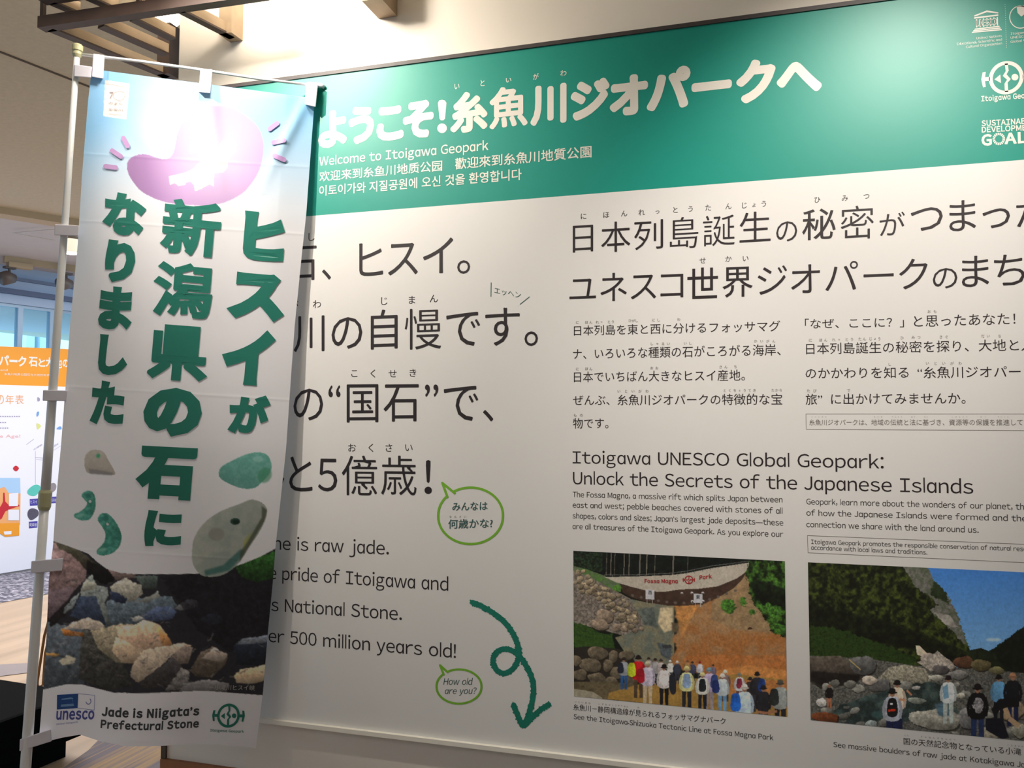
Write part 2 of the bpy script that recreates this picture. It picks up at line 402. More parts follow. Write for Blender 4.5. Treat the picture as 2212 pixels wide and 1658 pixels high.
        for k in (-1, 1): s.stroke([(x+k*.115*u, yt+.23*H), (x+k*.155*u, yt+.38*H), (x+k*.13*u, yt+.54*H)], .05*u, np.array(shirt)*.82)
        s.ell(x, yt+.11*H, .045*u, .06*H, (140, 104, 84))
        s.ell(x, yt+.07*H, .058*u, .055*H, hat, noise=.15); s.ell(x, yt+.095*H, .085*u, .022*H, np.array(hat)*.8)
        if pack is not None:
            px_ = x+packdx*u; s.poly([(px_-.07*u, yt+.23*H), (px_, yt+.19*H), (px_+.07*u, yt+.23*H), (px_+.09*u, yt+.46*H), (px_, yt+.52*H), (px_-.09*u, yt+.46*H)], pack, noise=.2, smooth=True, shade=(.5, .5, .4))
    def sample(s, X, Y, gain=1.0):
        x = np.clip((X-s.x0)*s.ss, 0, s.w-1.01); y = np.clip((Y-s.y0)*s.ss, 0, s.h-1.01); xi, yi = x.astype(int), y.astype(int); fx, fy = (x-xi)[..., None], (y-yi)[..., None]
        A = s.A; v = (A[yi, xi]*(1-fx)+A[yi, xi+1]*fx)*(1-fy)+(A[yi+1, xi]*(1-fx)+A[yi+1, xi+1]*fx)*fy
        return lin(np.clip(v*gain, 4, 250))
def picture(name, cv, quad, nx, ny, surf, m, parent, lift, gain):
    (ax, ay), (bx, by), (cx, cy), (dx, dy) = quad    # tl, tr, br, bl
    u, v = np.meshgrid(np.linspace(0, 1, nx), np.linspace(0, 1, ny))
    X = (ax*(1-u)+bx*u)*(1-v)+(dx*(1-u)+cx*u)*v; Y = (ay*(1-u)+by*u)*(1-v)+(dy*(1-u)+cy*u)*v
    P = surf(X.ravel(), Y.ravel(), lift); C = cv.sample(X.ravel(), Y.ravel(), gain)
    i = np.arange(nx*ny).reshape(ny, nx); q = np.stack([i[:-1, :-1], i[1:, :-1], i[1:, 1:], i[:-1, 1:]], -1).reshape(-1, 4)
    return link_mesh(name, P, q, m, parent, cols=C)

# ================================================================== THE SETTING
XL = float(WP(np.float64(374), np.float64(300))[0]); XR = 3.0; ZC = 3.0
def wbox(x0, x1, y0, y1, z0, z1): return MB().box(((x0+x1)/2, (y0+y1)/2, (z0+z1)/2), (x1-x0, y1-y0, z1-z0))
struct(wbox(XL, XR, D+.02, D+.16, 0, ZC).build('wall_front', M['wall']))
ANG = math.atan2(2100-CX, F)+YAW                      # the hall runs at a slight angle to the exhibit wall
U = np.array([math.sin(ANG), math.cos(ANG), 0.]); N = np.array([math.cos(ANG), -math.sin(ANG), 0.])
def rz_of(v): return math.atan2(v[1], v[0])
B0 = on_z(np.float64(0), np.float64(1242), 0.0)        # foot of the far display board
FW = B0-N*.12                                          # far wall plane point
print('B0', B0, 'XL', XL, 'ANG', math.degrees(ANG))

def floor_patch(name, pts, z, m):
    v = [(float(a), float(b), z) for a, b in pts]; return struct(link_mesh(name, v, [tuple(range(len(v)))], m))
# --- floor materials
def speckle(name, c1, c2, c3, sc):
    m = bpy.data.materials.new(name); m.use_nodes = True; nt = m.node_tree; b = nt.nodes['Principled BSDF']; b.inputs['Roughness'].default_value = .95
    tc = nt.nodes.new('ShaderNodeTexCoord'); mp = nt.nodes.new('ShaderNodeMapping'); v = nt.nodes.new('ShaderNodeTexVoronoi'); r = nt.nodes.new('ShaderNodeValToRGB')
    mp.inputs['Scale'].default_value = (1, 2.2, 1); v.inputs['Scale'].default_value = sc
    nt.links.new(tc.outputs['Object'], mp.inputs[0]); nt.links.new(mp.outputs[0], v.inputs['Vector']); nt.links.new(v.outputs['Color'], r.inputs[0]); nt.links.new(r.outputs[0], b.inputs['Base Color'])
    e = r.color_ramp.elements; e[0].position = .3; e[0].color = tuple(lin(c1))+(1,); e[1].position = .75; e[1].color = tuple(lin(c3))+(1,)
    q = e.new(.5); q.color = tuple(lin(c2))+(1,); r.color_ramp.interpolation = 'CONSTANT'
    return m
def streaks(name, cols, ang, sc, rough=.8):
    m = bpy.data.materials.new(name); m.use_nodes = True; nt = m.node_tree; b = nt.nodes['Principled BSDF']; b.inputs['Roughness'].default_value = rough
    tc = nt.nodes.new('ShaderNodeTexCoord'); mp = nt.nodes.new('ShaderNodeMapping'); v = nt.nodes.new('ShaderNodeTexNoise'); r = nt.nodes.new('ShaderNodeValToRGB')
    mp.inputs['Rotation'].default_value = (0, 0, ang); mp.inputs['Scale'].default_value = (sc, .35, 1); v.inputs['Scale'].default_value = 1; v.inputs['Detail'].default_value = 3
    nt.links.new(tc.outputs['Object'], mp.inputs[0]); nt.links.new(mp.outputs[0], v.inputs['Vector']); nt.links.new(v.outputs['Fac'], r.inputs[0]); nt.links.new(r.outputs[0], b.inputs['Base Color'])
    e = r.color_ramp.elements; n = len(cols); e[0].position = .3; e[0].color = tuple(lin(cols[0]))+(1,); e[1].position = .7; e[1].color = tuple(lin(cols[-1]))+(1,)
    for i in range(1, n-1): q = e.new(.3+.4*i/(n-1)); q.color = tuple(lin(cols[i]))+(1,)
    return m
M['carpet'] = speckle('speckled_carpet', (96, 96, 112), (150, 148, 160), (196, 192, 204), 30)
M['stripe'] = streaks('striped_carpet', [(92, 74, 64), (120, 108, 112), (104, 98, 108), (168, 138, 96), (112, 104, 116)], -ANG-.35, 14)
M['plank'] = streaks('pale_wood', [(168, 146, 122), (188, 164, 138), (200, 176, 148)], -ANG, 6, .45)
M['greywalk'] = mat('grey_vinyl', (148, 138, 138), .5, noise=.05, scale=6)
def fl(px, py): p = on_z(np.float64(px), np.float64(py), 0.); return (p[0], p[1])
struct(MB().box((-1.5, 6, -.06), (22, 26, .12), 0).build('floor', M['plank']))
def strip(name, yA, yB, m, z):       # floor strip along the hall between two sight lines at the left edge
    a, b = on_z(np.float64(0), np.float64(yA), 0.), on_z(np.float64(0), np.float64(yB), 0.)
    return floor_patch(name, [tuple((a-U*6)[:2]), tuple((a+U*12)[:2]), tuple((b+U*12)[:2]), tuple((b-U*6)[:2])][::-1], z, m)
strip('floor_carpet', 1236, 1302, M['carpet'], .003)
ga, gb = fl(-10, 1436), fl(70, 1432); gc, gd = fl(70, 1452), fl(-10, 1462)
floor_patch('floor_strip', [ga, gd, gc, gb], .003, M['greywalk'])
floor_patch('floor_striped_carpet', [fl(80, 1700), fl(190, 1622), fl(212, 1600), fl(420, 1560), (XR, 2.3), (XR, -2), (-1.5, -1)], .004, M['stripe'])
# --- ceiling
struct(MB().box((-1.5, 6, ZC+.06), (22, 26, .12)).build('ceiling', M['ceil']))
def ceil_bar(name, p1, p2, wd, ht, m, ext=2.0):
    a, b = on_z(np.float64(p1[0]), np.float64(p1[1]), ZC-ht), on_z(np.float64(p2[0]), np.float64(p2[1]), ZC-ht); d = (b-a)/np.linalg.norm(b-a)
    return struct(MB().bar(a-d*ext, b+d*ext, wd, ht).build(name, m))
ceil_bar('trim_1', (0, 113), (190, 187), .012, .004, M['joint'])
ceil_bar('trim_2', (0, 466), (170, 492), .16, .05, M['beam'])
pa, pb = on_z(np.float64(0), np.float64(455), ZC-.002), on_z(np.float64(170), np.float64(480), ZC-.002); d_ = (pb-pa)/np.linalg.norm(pb-pa); s_ = np.cross(d_, (0, 0, 1.)); s_ = s_ if (s_@FWD) > 0 else -s_
struct(link_mesh('ceiling_far', [pa-d_*6, pb+d_*8, pb+d_*8+s_*9, pa-d_*6+s_*9], [(0, 1, 2, 3)], M['ceil2']))
# --- far wall with its window band: a lower wall, a header above the glass
def on_far(x, y, off=0.0): return on_plane(x, y, FW+N*off, N)
zs = [float(on_far(np.float64(0), np.float64(v))[2]) for v in (760, 652, 632)]
def far_box(name, s0, s1, z0, z1, m, th=.12, off=0.0):
    c = FW-N*(th/2)+N*off+U*((s0+s1)/2); c = np.array([c[0], c[1], (z0+z1)/2]); return MB().box(c, (s1-s0, th, z1-z0), rz_of(U)).build(name, m)
struct(far_box('wall_back', -6, 14, 0, zs[0], M['bwhite']))
M['header'] = mat('header_bluegrey', (176, 196, 226), .6)
struct(far_box('wall_back_header', -6, 14, zs[1], ZC, M['header']))
struct(far_box('trim_3', -6, 14, zs[2], zs[2]+.05, mat('header_dark', (86, 100, 134), .5), .05, .05))
struct(far_box('trim_4', -6, 14, zs[2]+.14, zs[2]+.17, mat('header_mid', (110, 124, 156), .5), .05, .04))
# window band: panes between mullions, lamp-reflection blocks beyond
def s_at(px): p = on_far(np.float64(px), np.float64(700)); return float((p-FW)@U)
edges = [s_at(-60), s_at(48), s_at(117), s_at(176), s_at(240), s_at(310), s_at(370)]
for i, (a, b) in enumerate(zip(edges[:-1], edges[1:])):
    wt = bpy.data.objects.new('window_%d' % (i+1), None); COL.objects.link(wt); c = FW+U*(a+b)/2; wt.location = (c[0], c[1], zs[0]); struct(wt)
    o = MB(); zz = zs[0], zs[1]; q = FW-N*.06
    for (s0, s1, z0, z1) in ((a, a+.025, zz[0], zz[1]), (b-.025, b, zz[0], zz[1]), (a+.025, b-.025, zz[0], zz[0]+.03), (a+.025, b-.025, zz[1]-.03, zz[1])):
        c = q+U*(s0+s1)/2; o.box((c[0], c[1], (z0+z1)/2), (s1-s0, .06, z1-z0), rz_of(U))
    o.build('window_frame', M['frame'], wt)
    c = q+U*(a+b)/2; MB().box((c[0], c[1], (zz[0]+zz[1])/2), (b-a-.05, .008, zz[1]-zz[0]-.06), rz_of(U)).build('window_pane', M['glass'], wt)
# side and rear walls closing the hall behind the camera
struct(wbox(XR, XR+.15, -4.5, D+.16, 0, ZC).build('wall_right', M['wall']))
struct(wbox(-9, XR+.15, -4.65, -4.5, 0, ZC).build('wall_rear', M['wall']))

# white blocks beyond the glass, added to stand for lamp reflections in it
def lamp_reflection(px0, px1, py0, py1, label):
    q = [on_plane(np.float64(x), np.float64(y), FW-N*9, N) for x, y in ((px0, py1), (px1, py1), (px1, py0), (px0, py0))]
    s0, s1 = float((q[0]-FW)@U), float((q[1]-FW)@U); z1 = float(q[2][2]); c = FW-N*10.5+U*(s0+s1)/2
    t = thing('building', label, 'building', (c[0], c[1], 0)); zl = float(q[0][2])
    MB().box((c[0], c[1], z1/2), (s1-s0, 3, z1), rz_of(U)).build('block_body', M['block_body'], t)
    MB().box((c[0], c[1], z1+.04), (s1-s0+.02, 3.02, .08), rz_of(U)).build('block_edge', M['frame'], t)
    return t
lamp_reflection(88, 113, 678, 700, 'white building seen through the glass just left of the banner pole')
lamp_reflection(58, 76, 681, 703, 'small white block seen through the middle of the blue window pane')

# ================================================================== FAR DISPLAY BOARD
BT = B0.copy(); 
def S_far(x, y, l=0.0): return on_plane(x, y, B0+N*(.02+l), N)
fb = thing('display_board', 'white timeline display board with orange header below the far windows', 'display board', tuple(B0+U*.6))
def on_board_quad(pts, th, name, m, l0=0.0):
    P = [on_plane(np.float64(a), np.float64(b), B0+N*(l0), N) for a, b in pts]; P2 = [on_plane(np.float64(a), np.float64(b), B0+N*(l0), N)+N*th for a, b in pts]
    return MB().hexa(P+P2).build(name, m, fb)
on_board_quad([(-150, 1262), (232, 1200), (232, 838), (-150, 826)], .02, 'board', M['bwhite'])
on_board_quad([(-150, 826), (232, 838), (232, 757), (-150, 742)], .02, 'header', M['orange'])
MB().box(tuple((B0+U*.8-N*.01+np.array([0, 0, .03]))), (5.5, .05, .06), rz_of(U)).build('plinth', M['base'], fb)
k = Ink(S_far, .002)
for ch, a, b, c, d in (('パ', -2, 19.5, 767, 789), ('ー', 20, 38, 776.5, 782.5), ('ク', 39, 57, 769, 791), ('石', 62, 81, 770, 792), ('と', 83, 98, 774, 792), ('大', 99, 114, 771, 792), ('地', 115, 134, 773, 795), ('の', 135, 148, 776, 793)):
    k.glyph(ch, a, b, c, d, (-.02, .055, 'round') if ch != '地' else (-.02, .04, 'round'), .05)
k.glyph('Land', -4, 16.5, 796, 801, None, .03)
k.glyph('糸魚川地质公园石与大地的年表', 9.4, 107, 805, 812.5, None, .025)
k.build('header_lettering', M['white'], fb)
k = Ink(S_far, .002)
for ch, a, b in (('の', -6, 8.5), ('年', 12.3, 29.7), ('表', 33, 51.4)): k.glyph(ch, a, b, 852.5, 872.5, None, .01)
k.build('title_lettering', M['opale'], fb)
k = Ink(S_far, .002)
for yy_, x1_ in ((899, 45), (912, 15), (924, 18)):
    for x_ in range(-20, x1_, 5): k.line([(x_, yy_), (x_+3, yy_+.3)], 2.2, False)
k.line([(57, 960), (73, 948)], .8); k.line([(76.5, 974), (76.5, 1044)], .5); k.line([(77, 988), (93, 989)], .8); k.line([(78, 992), (92, 993)], .5); k.line([(116, 972), (132, 962)], .5)
k.glyph('火成岩', 72, 91, 958, 972, None, -.6); k.glyph('変成岩', 112, 126, 956, 968, None, -.6)
k.build('small_lettering', M['lilac'], fb)
k = Ink(S_far, .002); k.glyph('of the Age!', -35, 44, 938, 947, None); k.build('pink_lettering', M['pink'], fb)
c7 = cropt(0, 940, 5.18); c6 = cropt(0, 720, 6.906)
def bprint(name, m, pts, sm=True, lift=.002):
    k = Ink(S_far, lift); k.poly(pts, sm); return k.build(name, m, fb)
bprint('sky_print', M['lblue'], c7([(-60, 475), (225, 475), (230, 660), (-60, 660)]), False)
bprint('earth_print', M['opale'], c7([(-60, 620), (20, 585), (45, 575), (70, 600), (90, 640), (230, 650), (225, 1000), (-60, 980)]), False, .003)
bprint('magma_print', M['dred'], c7([(36, 640), (52, 640), (60, 740), (110, 790), (215, 775), (218, 790), (120, 822), (60, 850), (20, 930), (-30, 960), (-60, 850), (10, 790), (34, 740)]), False, .0045)
bprint('mantle_print', M['orange'], c7([(-60, 985), (218, 978), (215, 1120), (60, 1135), (-60, 1060)]), False, .004)
for q in ([(100, 650), (205, 640), (200, 790), (100, 790)], [(92, 830), (212, 830), (212, 950), (92, 950)], [(40, 1075), (130, 1068), (128, 1105), (50, 1110)]): bprint('caption_box', M['bwhite'], c7(q), False, .006)
bprint('red_dot', M['dred'], c7([(145, 370), (178, 338), (212, 368), (180, 402)]))
bprint('turquoise_stone', M['cyan'], c7([(305, 630), (330, 590), (390, 552), (440, 560), (455, 600), (420, 655), (380, 678), (325, 665)]))
bprint('grey_stone', M['stone'], c7([(552, 600), (565, 545), (605, 532), (630, 560), (620, 610), (570, 643)]))
bprint('dark_stone', M['dstone'], c7([(308, 870), (325, 830), (370, 815), (425, 840), (430, 890), (390, 930), (345, 947), (315, 915)]))
for q in ([(333, 712), (428, 705), (428, 782), (335, 787)], [(568, 688), (637, 683), (632, 755), (568, 760)], [(323, 965), (420, 957), (418, 1030), (325, 1040)]): bprint('purple_label', M['pur'], c7(q), False)
k = Ink(S_far, .004); k.glyph('ヒスイ', 66, 80, 1080, 1087, None); k.glyph('蛇紋岩', 64, 79.5, 1129, 1136.5, None); k.glyph('石灰岩', 111, 122, 1076, 1083, None); k.build('label_lettering', M['bwhite'], fb)
bprint('purple_shape', M['lilac'], c6([(560, 950), (595, 970), (590, 1005), (560, 1010)])); bprint('blue_shape', M['blue'], c6([(545, 1200), (560, 1165), (582, 1170), (575, 1220), (550, 1240)]))
bprint('yellow_shape', M['yel'], c6([(545, 1345), (585, 1350), (610, 1385), (560, 1430)])); bprint('blue_shape', M['blue'], c6([(845, 1425), (875, 1390), (910, 1388), (915, 1428)]))

# ================================================================== EXHIBIT PANEL
PX0 = XL+.04; PX1 = 2.6
def Z(px, py): return float(WP(np.float64(px), np.float64(py))[2])
zt = np.mean([Z(668, 168.5), Z(1178, 100), Z(1712, 28)]); zg = np.mean([Z(681, 465), Z(1200, 424), Z(2212, 346)]); zb = np.mean([Z(560, 1548), Z(1220, 1628.5), Z(1456, 1652)])
print('panel z', zt, zg, zb)
panel = thing('exhibit_panel', 'large white exhibition wall panel with teal header and dark lettering', 'exhibition panel', (0, D, zb))
def pbox(name, x0, x1, y0, y1, z0, z1, m, **k): return wbox(x0, x1, y0, y1, z0, z1).build(name, m, panel, **k)
pbox('board', PX0, PX1, D, D+.02, zb, zg, M['board']); pbox('header', PX0, PX1, D, D+.02, zg, zt, M['green'])
pbox('top_strip', PX0, PX1, D-.004, D+.02, zt, zt+.011, M['edge']); pbox('bottom_ledge', PX0, PX1, D-.012, D+.02, zb-.012, zb, M['ledge'])  # dark strip along the top edge, white ledge along the bottom
TW = (-.02, .078, 'round')
k = WallInk()
for ch, a, b, c, d in (('よ', 687.3, 749.2, 238, 319.3), ('う', 753.2, 808.3, 231.2, 311.2), ('こ', 813.5, 872, 227.7, 303.6), ('そ', 870.4, 937, 215.7, 296.8), ('糸', 973, 1053, 198.7, 286.8), ('魚', 1057.5, 1139.7, 188.3, 279.2), ('川', 1146, 1223.9, 178.7, 271.9),
                       ('ジ', 1233, 1316.6, 167.8, 260.6), ('オ', 1317.4, 1399.9, 160.2, 249.2), ('パ', 1397.2, 1491.6, 142, 240.2), ('ー', 1493.7, 1581, 171.3, 199), ('ク', 1590.6, 1675.2, 129, 223.4), ('へ', 1677.9, 1775, 133.9, 196.8)):
    k = WallInk(); k.glyph(ch, a, b, c, d, {'魚': (-.02, .048, 'round'), '糸': (-.02, .065, 'round'), '川': (-.02, .065, 'round')}.get(ch, TW), -.115); k.build('character', M['white'], panel)
k = WallInk(); k.poly([(946, 222), (949, 217), (955, 215.5), (961, 217), (964.5, 222), (961.5, 256), (958, 260), (952.5, 260), (949.5, 256)]); k.disc(955, 277, 10.4)
k.build('character', M['white'], panel)
k = WallInk()
for ch, a, b, c, d in (('い', 981.9, 992.5, 181, 192.7), ('と', 1038, 1047, 172.9, 185.9), ('い', 1093, 1104.5, 168, 178.3), ('が', 1151.4, 1163.6, 158, 172.3), ('わ', 1210.3, 1223.9, 151.5, 164.5)): k.glyph(ch, a, b, c, d, (-.02, .03, 'round'), -.11)
k.build('heading_reading', M['white'], panel)
MED = (0, .012, 'round')
for st, a, b, c, d, h, md in (('Welcome to Itoigawa Geopark', 689.5, 358.1, 1055, 323.4, 18.5, 'L'), ('欢迎来到糸鱼川地质公园', 690, 392.6, 955.3, 369, 22.5, 'J'), ('歡迎來到糸魚川地質公園', 983, 366.5, 1278, 340, 25, 'J'), ('이토이가와 지질공원에 오신 것을 환영합니다', 689.5, 423.8, 1126.7, 388.2, 23, 'J')):
    k = WallInk(); k.row(st, a, b, c, d, h, md, MED); k.build('lettering', M['white'], panel)
# --- large left column
BR = (-.02, .021, 'round')
rows = [
 [('石', 612, 684, 530, 607), ('、', 696, 715, 582, 603.5), ('ヒ', 776, 827.5, 525.5, 595.8), ('ス', 838.7, 902.3, 524.4, 594.6), ('イ', 914, 978.8, 512.8, 590), ('。', 987.6, 1015.4, 561.8, 591)],
 [('川', 635, 701, 680.7, 759.8), ('の', 716.3, 782.7, 684.6, 752.9), ('自', 801, 859, 668.3, 754.8), ('慢', 874.5, 952.5, 667, 754.8), ('で', 964, 1036.6, 673, 746.3), ('す', 1048.2, 1122.7, 664, 746.3), ('。', 1133, 1162, 715.4, 747)],
 [('本', 558, 624, 826, 906), ('の', 634, 698, 839, 907.6), ('“', 709.4, 735.6, 832, 857.5), ('国', 749, 817.4, 829.3, 912.3), ('石', 829, 904.7, 829.3, 910.3), ('”', 918, 947, 830, 856.3), ('で', 958.7, 1032.8, 833, 908.4), ('、', 1043.6, 1065.6, 885.2, 909.6)],
 [('ん', 555, 614, 990, 1055), ('と', 624.8, 675, 985.6, 1060.9), ('５', 687.4, 728.7, 990, 1060.9), ('億', 738.7, 814.7, 983.7, 1069.4), ('歳', 823.6, 899.6, 983.7, 1069.4)]]
for i, r in enumerate(rows):
    k = WallInk()
    for ch, a, b, c, d in r: k = WallInk(); k.glyph(ch, a, b, c, d, BR if ch not in '億歳慢' else (-.018, .015, 'round'), (-.055, -.035, -.01, .012)[i]); k.build('character', M['black'], panel)
    k = WallInk()
    if i == 3: k.poly([(920.5, 995), (925, 993), (930, 995), (930, 1005), (928, 1040), (925, 1043), (922, 1040), (920, 1005)]); k.disc(925, 1058.5, 8); k.build('character', M['black'], panel)
def furi(items, ox, oy, s, h, slope=0.0):
    k = WallInk()
    for it in items:
        st, a, b, y = it[:4]; k.ruby(st, ox+a/s, ox+b/s, oy+y/s, it[4]/s if len(it) > 4 else h, slope)
    k.build('reading_lettering', M['grey'] if h < 9 else M['black'], panel)
furi([('し', 278, 308, 82), ('が', 213-35, 213, 462), ('わ', 305, 342, 457), ('じ', 683, 717, 441), ('ま', 838, 872, 434), ('ん', 957, 998, 426), ('こ', 518, 547, 846), ('く', 623, 650, 846), ('せ', 728, 765, 846), ('き', 842, 878, 842), ('お', 503, 537, 1260), ('く', 613, 637, 1261), ('さ', 708, 743, 1261), ('い', 820, 855, 1261)], 560, 480, 2.591, 16.5)
# --- large right heading rows
R1 = [('日', 1237.3, 1281.2, 485.1, 545.5), ('本', 1299, 1361.2, 478.3, 543.9), ('列', 1370.2, 1432.4, 473, 539.8), ('島', 1447, 1508.6, 468.6, 535.3), ('誕', 1518.7, 1586.8, 463.4, 531.9), ('生', 1597.4, 1664.8, 456.8, 524), ('の', 1676.7, 1722, 477.8, 521.2), ('秘', 1732.8, 1805.1, 450.2, 518.7), ('密', 1816.4, 1887.2, 444, 514.8), ('が', 1900, 1954.3, 457, 509.2), ('つ', 1967.4, 2036.4, 447.5, 498.3), ('ま', 2050.6, 2108, 432, 499), ('っ', 2122.3, 2181.7, 449.7, 492.7), ('た', 2195, 2266, 430, 490)]
R2 = [('ユ', 1230, 1287.3, 601.5, 646), ('ネ', 1297.2, 1353.7, 589, 650), ('ス', 1363, 1417, 593, 646), ('コ', 1426.7, 1476, 591, 642), ('世', 1484.8, 1551, 577.5, 645.6), ('界', 1560.8, 1626, 575.3, 642.6), ('ジ', 1637, 1699.8, 573, 636.3), ('オ', 1709.3, 1771.2, 570.5, 632.5), ('パ', 1783.2, 1853.3, 563.2, 627.8), ('ー', 1865.3, 1930.6, 589.9, 598.9), ('ク', 1942.6, 2003.6, 558.7, 624.5), ('の', 2014.9, 2068, 578.6, 622.6), ('ま', 2077.7, 2136.3, 552, 619.7), ('ち', 2147, 2214, 549.9, 616.3)]
for r, sl in ((R1, -.06), (R2, -.04)):
    k = WallInk()
    for ch, a, b, c, d in r: k = WallInk(); k.glyph(ch, a, b, c, d, (0, .004, 'round') if ch in '世界秘' else ROUND if ch not in '島誕密' else (-.018, .013, 'round'), sl); k.build('character', M['black'], panel)
furi([('に', 190, 240, 208), ('ほ', 405, 460, 195), ('ん', 577, 628, 181), ('れ', 742, 798, 170), ('っ', 897, 945, 168), ('と', 1072, 1115, 147), ('う', 1215, 1258, 137), ('た', 1380, 1432, 125), ('ん', 1570, 1630, 112), ('じ', 1730, 1775, 104), ('ょ', 1825, 1862, 101), ('う', 1915, 1960, 89), ('せ', 1325, 1380, 630), ('か', 1572, 1628, 615), ('い', 1737, 1790, 612)], 1212, 420, 4.424, 12.5, -.06)
furi([('ひ', 210, 265, 141), ('み', 472, 530, 124), ('つ', 678, 735, 107)], 1712, 400, 4.424, 12.5, -.06)
# --- body rows
LINES = [('日本列島を東と西に分けるフォッサマグ', 1239.7, 725, 1685.7, 715.4, 22, 'J'), ('ナ、いろいろな種類の石がころがる海岸、', 1237.9, 776, 1686.4, 767.5, 23.5, 'J'), ('日本でいちばん大きなヒスイ産地。', 1239.7, 825.5, 1609.3, 822, 23, 'J'), ('ぜんぶ、糸魚川ジオパークの特徴的な宝', 1237.9, 875.5, 1689.9, 874, 23, 'J'), ('物です。', 1237.9, 925.2, 1314.3, 925.2, 22.5, 'J'),
 ('「なぜ、ここに？」', 1739, 710.2, 1952.7, 706.5, 22, 'J'), ('と思ったあなた！', 1974.2, 706, 2193.5, 700.3, 24, 'J'), ('日本列島誕生の秘密を探り、大地と', 1741.4, 765.4, 2201, 757.6, 24.5, 'J'), ('のかかわりを知る', 1740.3, 817.8, 1963, 816.2, 24, 'J'), ('“糸魚川ジオパー', 1982, 817, 2204.8, 815, 25, 'J'), ('旅”', 1740.3, 873.8, 1776.4, 873.6, 23.5, 'J'), ('に出かけてみませんか。', 1795.6, 873.4, 2086, 872, 24, 'J')]
for st, a, b, c, d, h, md in LINES: k = WallInk(); k.row(st, a, b, c, d, h, md); k.build('lettering', M['black'], panel)
k = WallInk(); k.glyph('人', 2206, 2232, 735, 757.4, None); k.build('lettering', M['black'], panel)
furi([('に', 137, 163, 153), ('ほん', 215, 293, 152), ('れっ', 315, 390, 150), ('とう', 423, 492, 147), ('ひがし', 618, 712, 138), ('にし', 825, 920, 132), ('わ', 1065, 1097, 126), ('しゅるい', 810, 1012, 350), ('いし', 1118, 1212, 345), ('かいがん', 1760, 1982, 326), ('に', 137, 163, 582), ('ほん', 215, 293, 580), ('おお', 810, 905, 572), ('さん', 1443, 1538, 562), ('ち', 1588, 1615, 560), ('いといがわ', 500, 822, 785), ('とくちょうてき', 1482, 1800, 778), ('たから', 1928, 2037, 776), ('もの', 100, 215, 1006)], 1212, 660, 4.254, 6.2)
furi([('おも', 1278, 1390, 55), ('に', 155, 187, 330), ('ほん', 245, 340, 328), ('れっ', 370, 467, 325), ('とう', 493, 592, 322), ('たん', 622, 708, 318), ('じょう', 728, 848, 316), ('ひ', 1032, 1062, 308), ('みつ', 1125, 1235, 303), ('さぐ', 1390, 1500, 298), ('だい', 1792, 1898, 290), ('ち', 1962, 1995, 290), ('し', 915, 945, 560), ('いといがわ', 1250, 1640, 550), ('たび', 120, 245, 812), ('で', 520, 550, 810)], 1712, 660, 4.424, 6.6)
furi([(s_, a, b, 1062, 11) for s_, a, b in (('いといがわ', 170, 335), ('ちいき', 768, 868), ('でんとう', 940, 1055), ('ほう', 1128, 1177), ('もと', 1252, 1298), ('しげんとう', 1512, 1682), ('ほご', 1780, 1862), ('すいしん', 1952, 2072))], 1712, 660, 4.424, 3)
k = WallInk(); k.row('糸魚川ジオパークは、地域の伝統と法に基づき、資源等の保護を推進して', 1748.2, 918.2, 2209.3, 918.6, 12.8, 'J'); k.build('lettering', M['grey'], panel)
k = WallInk()
for q in ([(2290, 893.5), (1740.9, 893.5), (1741.4, 926.7), (2290, 930)], [(2290, 1178), (1744, 1156), (1745.4, 1193.2), (2290, 1218)]): k.line(q, .9, False)
k.build('text_frame', M['grey'], panel)
EN = [('Itoigawa UNESCO Global Geopark:', 1236.9, 1000.2, 1909, 1011.3, 26, None), ('Unlock the Secrets of the Japanese Islands', 1237.8, 1045.2, 2102.6, 1065.7, 26.5, None), ('The Fossa Magna, a massive rift which splits Japan between', 1236.9, 1073, 1690.3, 1084.7, 11.5, None), ('east and west; pebble beaches covered with stones of all', 1236.9, 1095.6, 1690.3, 1109, 11.5, None), ('shapes, colors and sizes; Japan’s largest jade deposits—these', 1236.9, 1119, 1692, 1134.4, 11.5, None), ('are all treasures of the Itoigawa Geopark. As you explore our', 1236.9, 1141.7, 1692, 1159.3, 11.5, None),
 ('Geopark, learn more about the wonders of our planet, the', 1741.8, 1088.5, 2223, 1100.6, 12, None), ('of how the Japanese Islands were formed and the', 1741.8, 1112.7, 2218, 1125.7, 12, None), ('connection we share with the land around us.', 1741.8, 1137.6, 2113.9, 1150.3, 12, None), ('Itoigawa Geopark promotes the responsible conservation of natural resou', 1752.2, 1174, 2226, 1190.3, 9.2, None), ('accordance with local laws and traditions.', 1752.2, 1186.4, 2003, 1197.3, 9.2, None),
 ('one is raw jade.', 571, 1185, 840, 1197.4, 27, None), ('e pride of Itoigawa and', 581, 1249.5, 968.3, 1275.5, 27, None), ('s National Stone.', 586, 1318.6, 868, 1339, 27, None), ('er 500 million years old!', 580, 1385.5, 984.8, 1420.6, 27, None), ('See the Itoigawa-Shizuoka Tectonic Line at Fossa Magna Park', 1239.1, 1552, 1670.6, 1598.2, 10.5, None), ('See massive boulders of raw jade at Kotakigawa Jad', 1800.2, 1612.3, 2224, 1658, 11, None)]
for st, a, b, c, d, h, sty in EN: k = WallInk(); k.row(st, a, b, c, d, h, 'L', sty); k.build('lettering', M['black'], panel)
k = WallInk(); k.row('糸魚川－静岡構造線が見られるフォッサマグナパーク', 1238.6, 1533, 1567.5, 1564.5, 14, 'J'); k.row('国の天然記念物となっている小滝', 1952, 1607, 2206, 1631, 15, 'J'); k.build('caption_lettering', M['black'], panel)
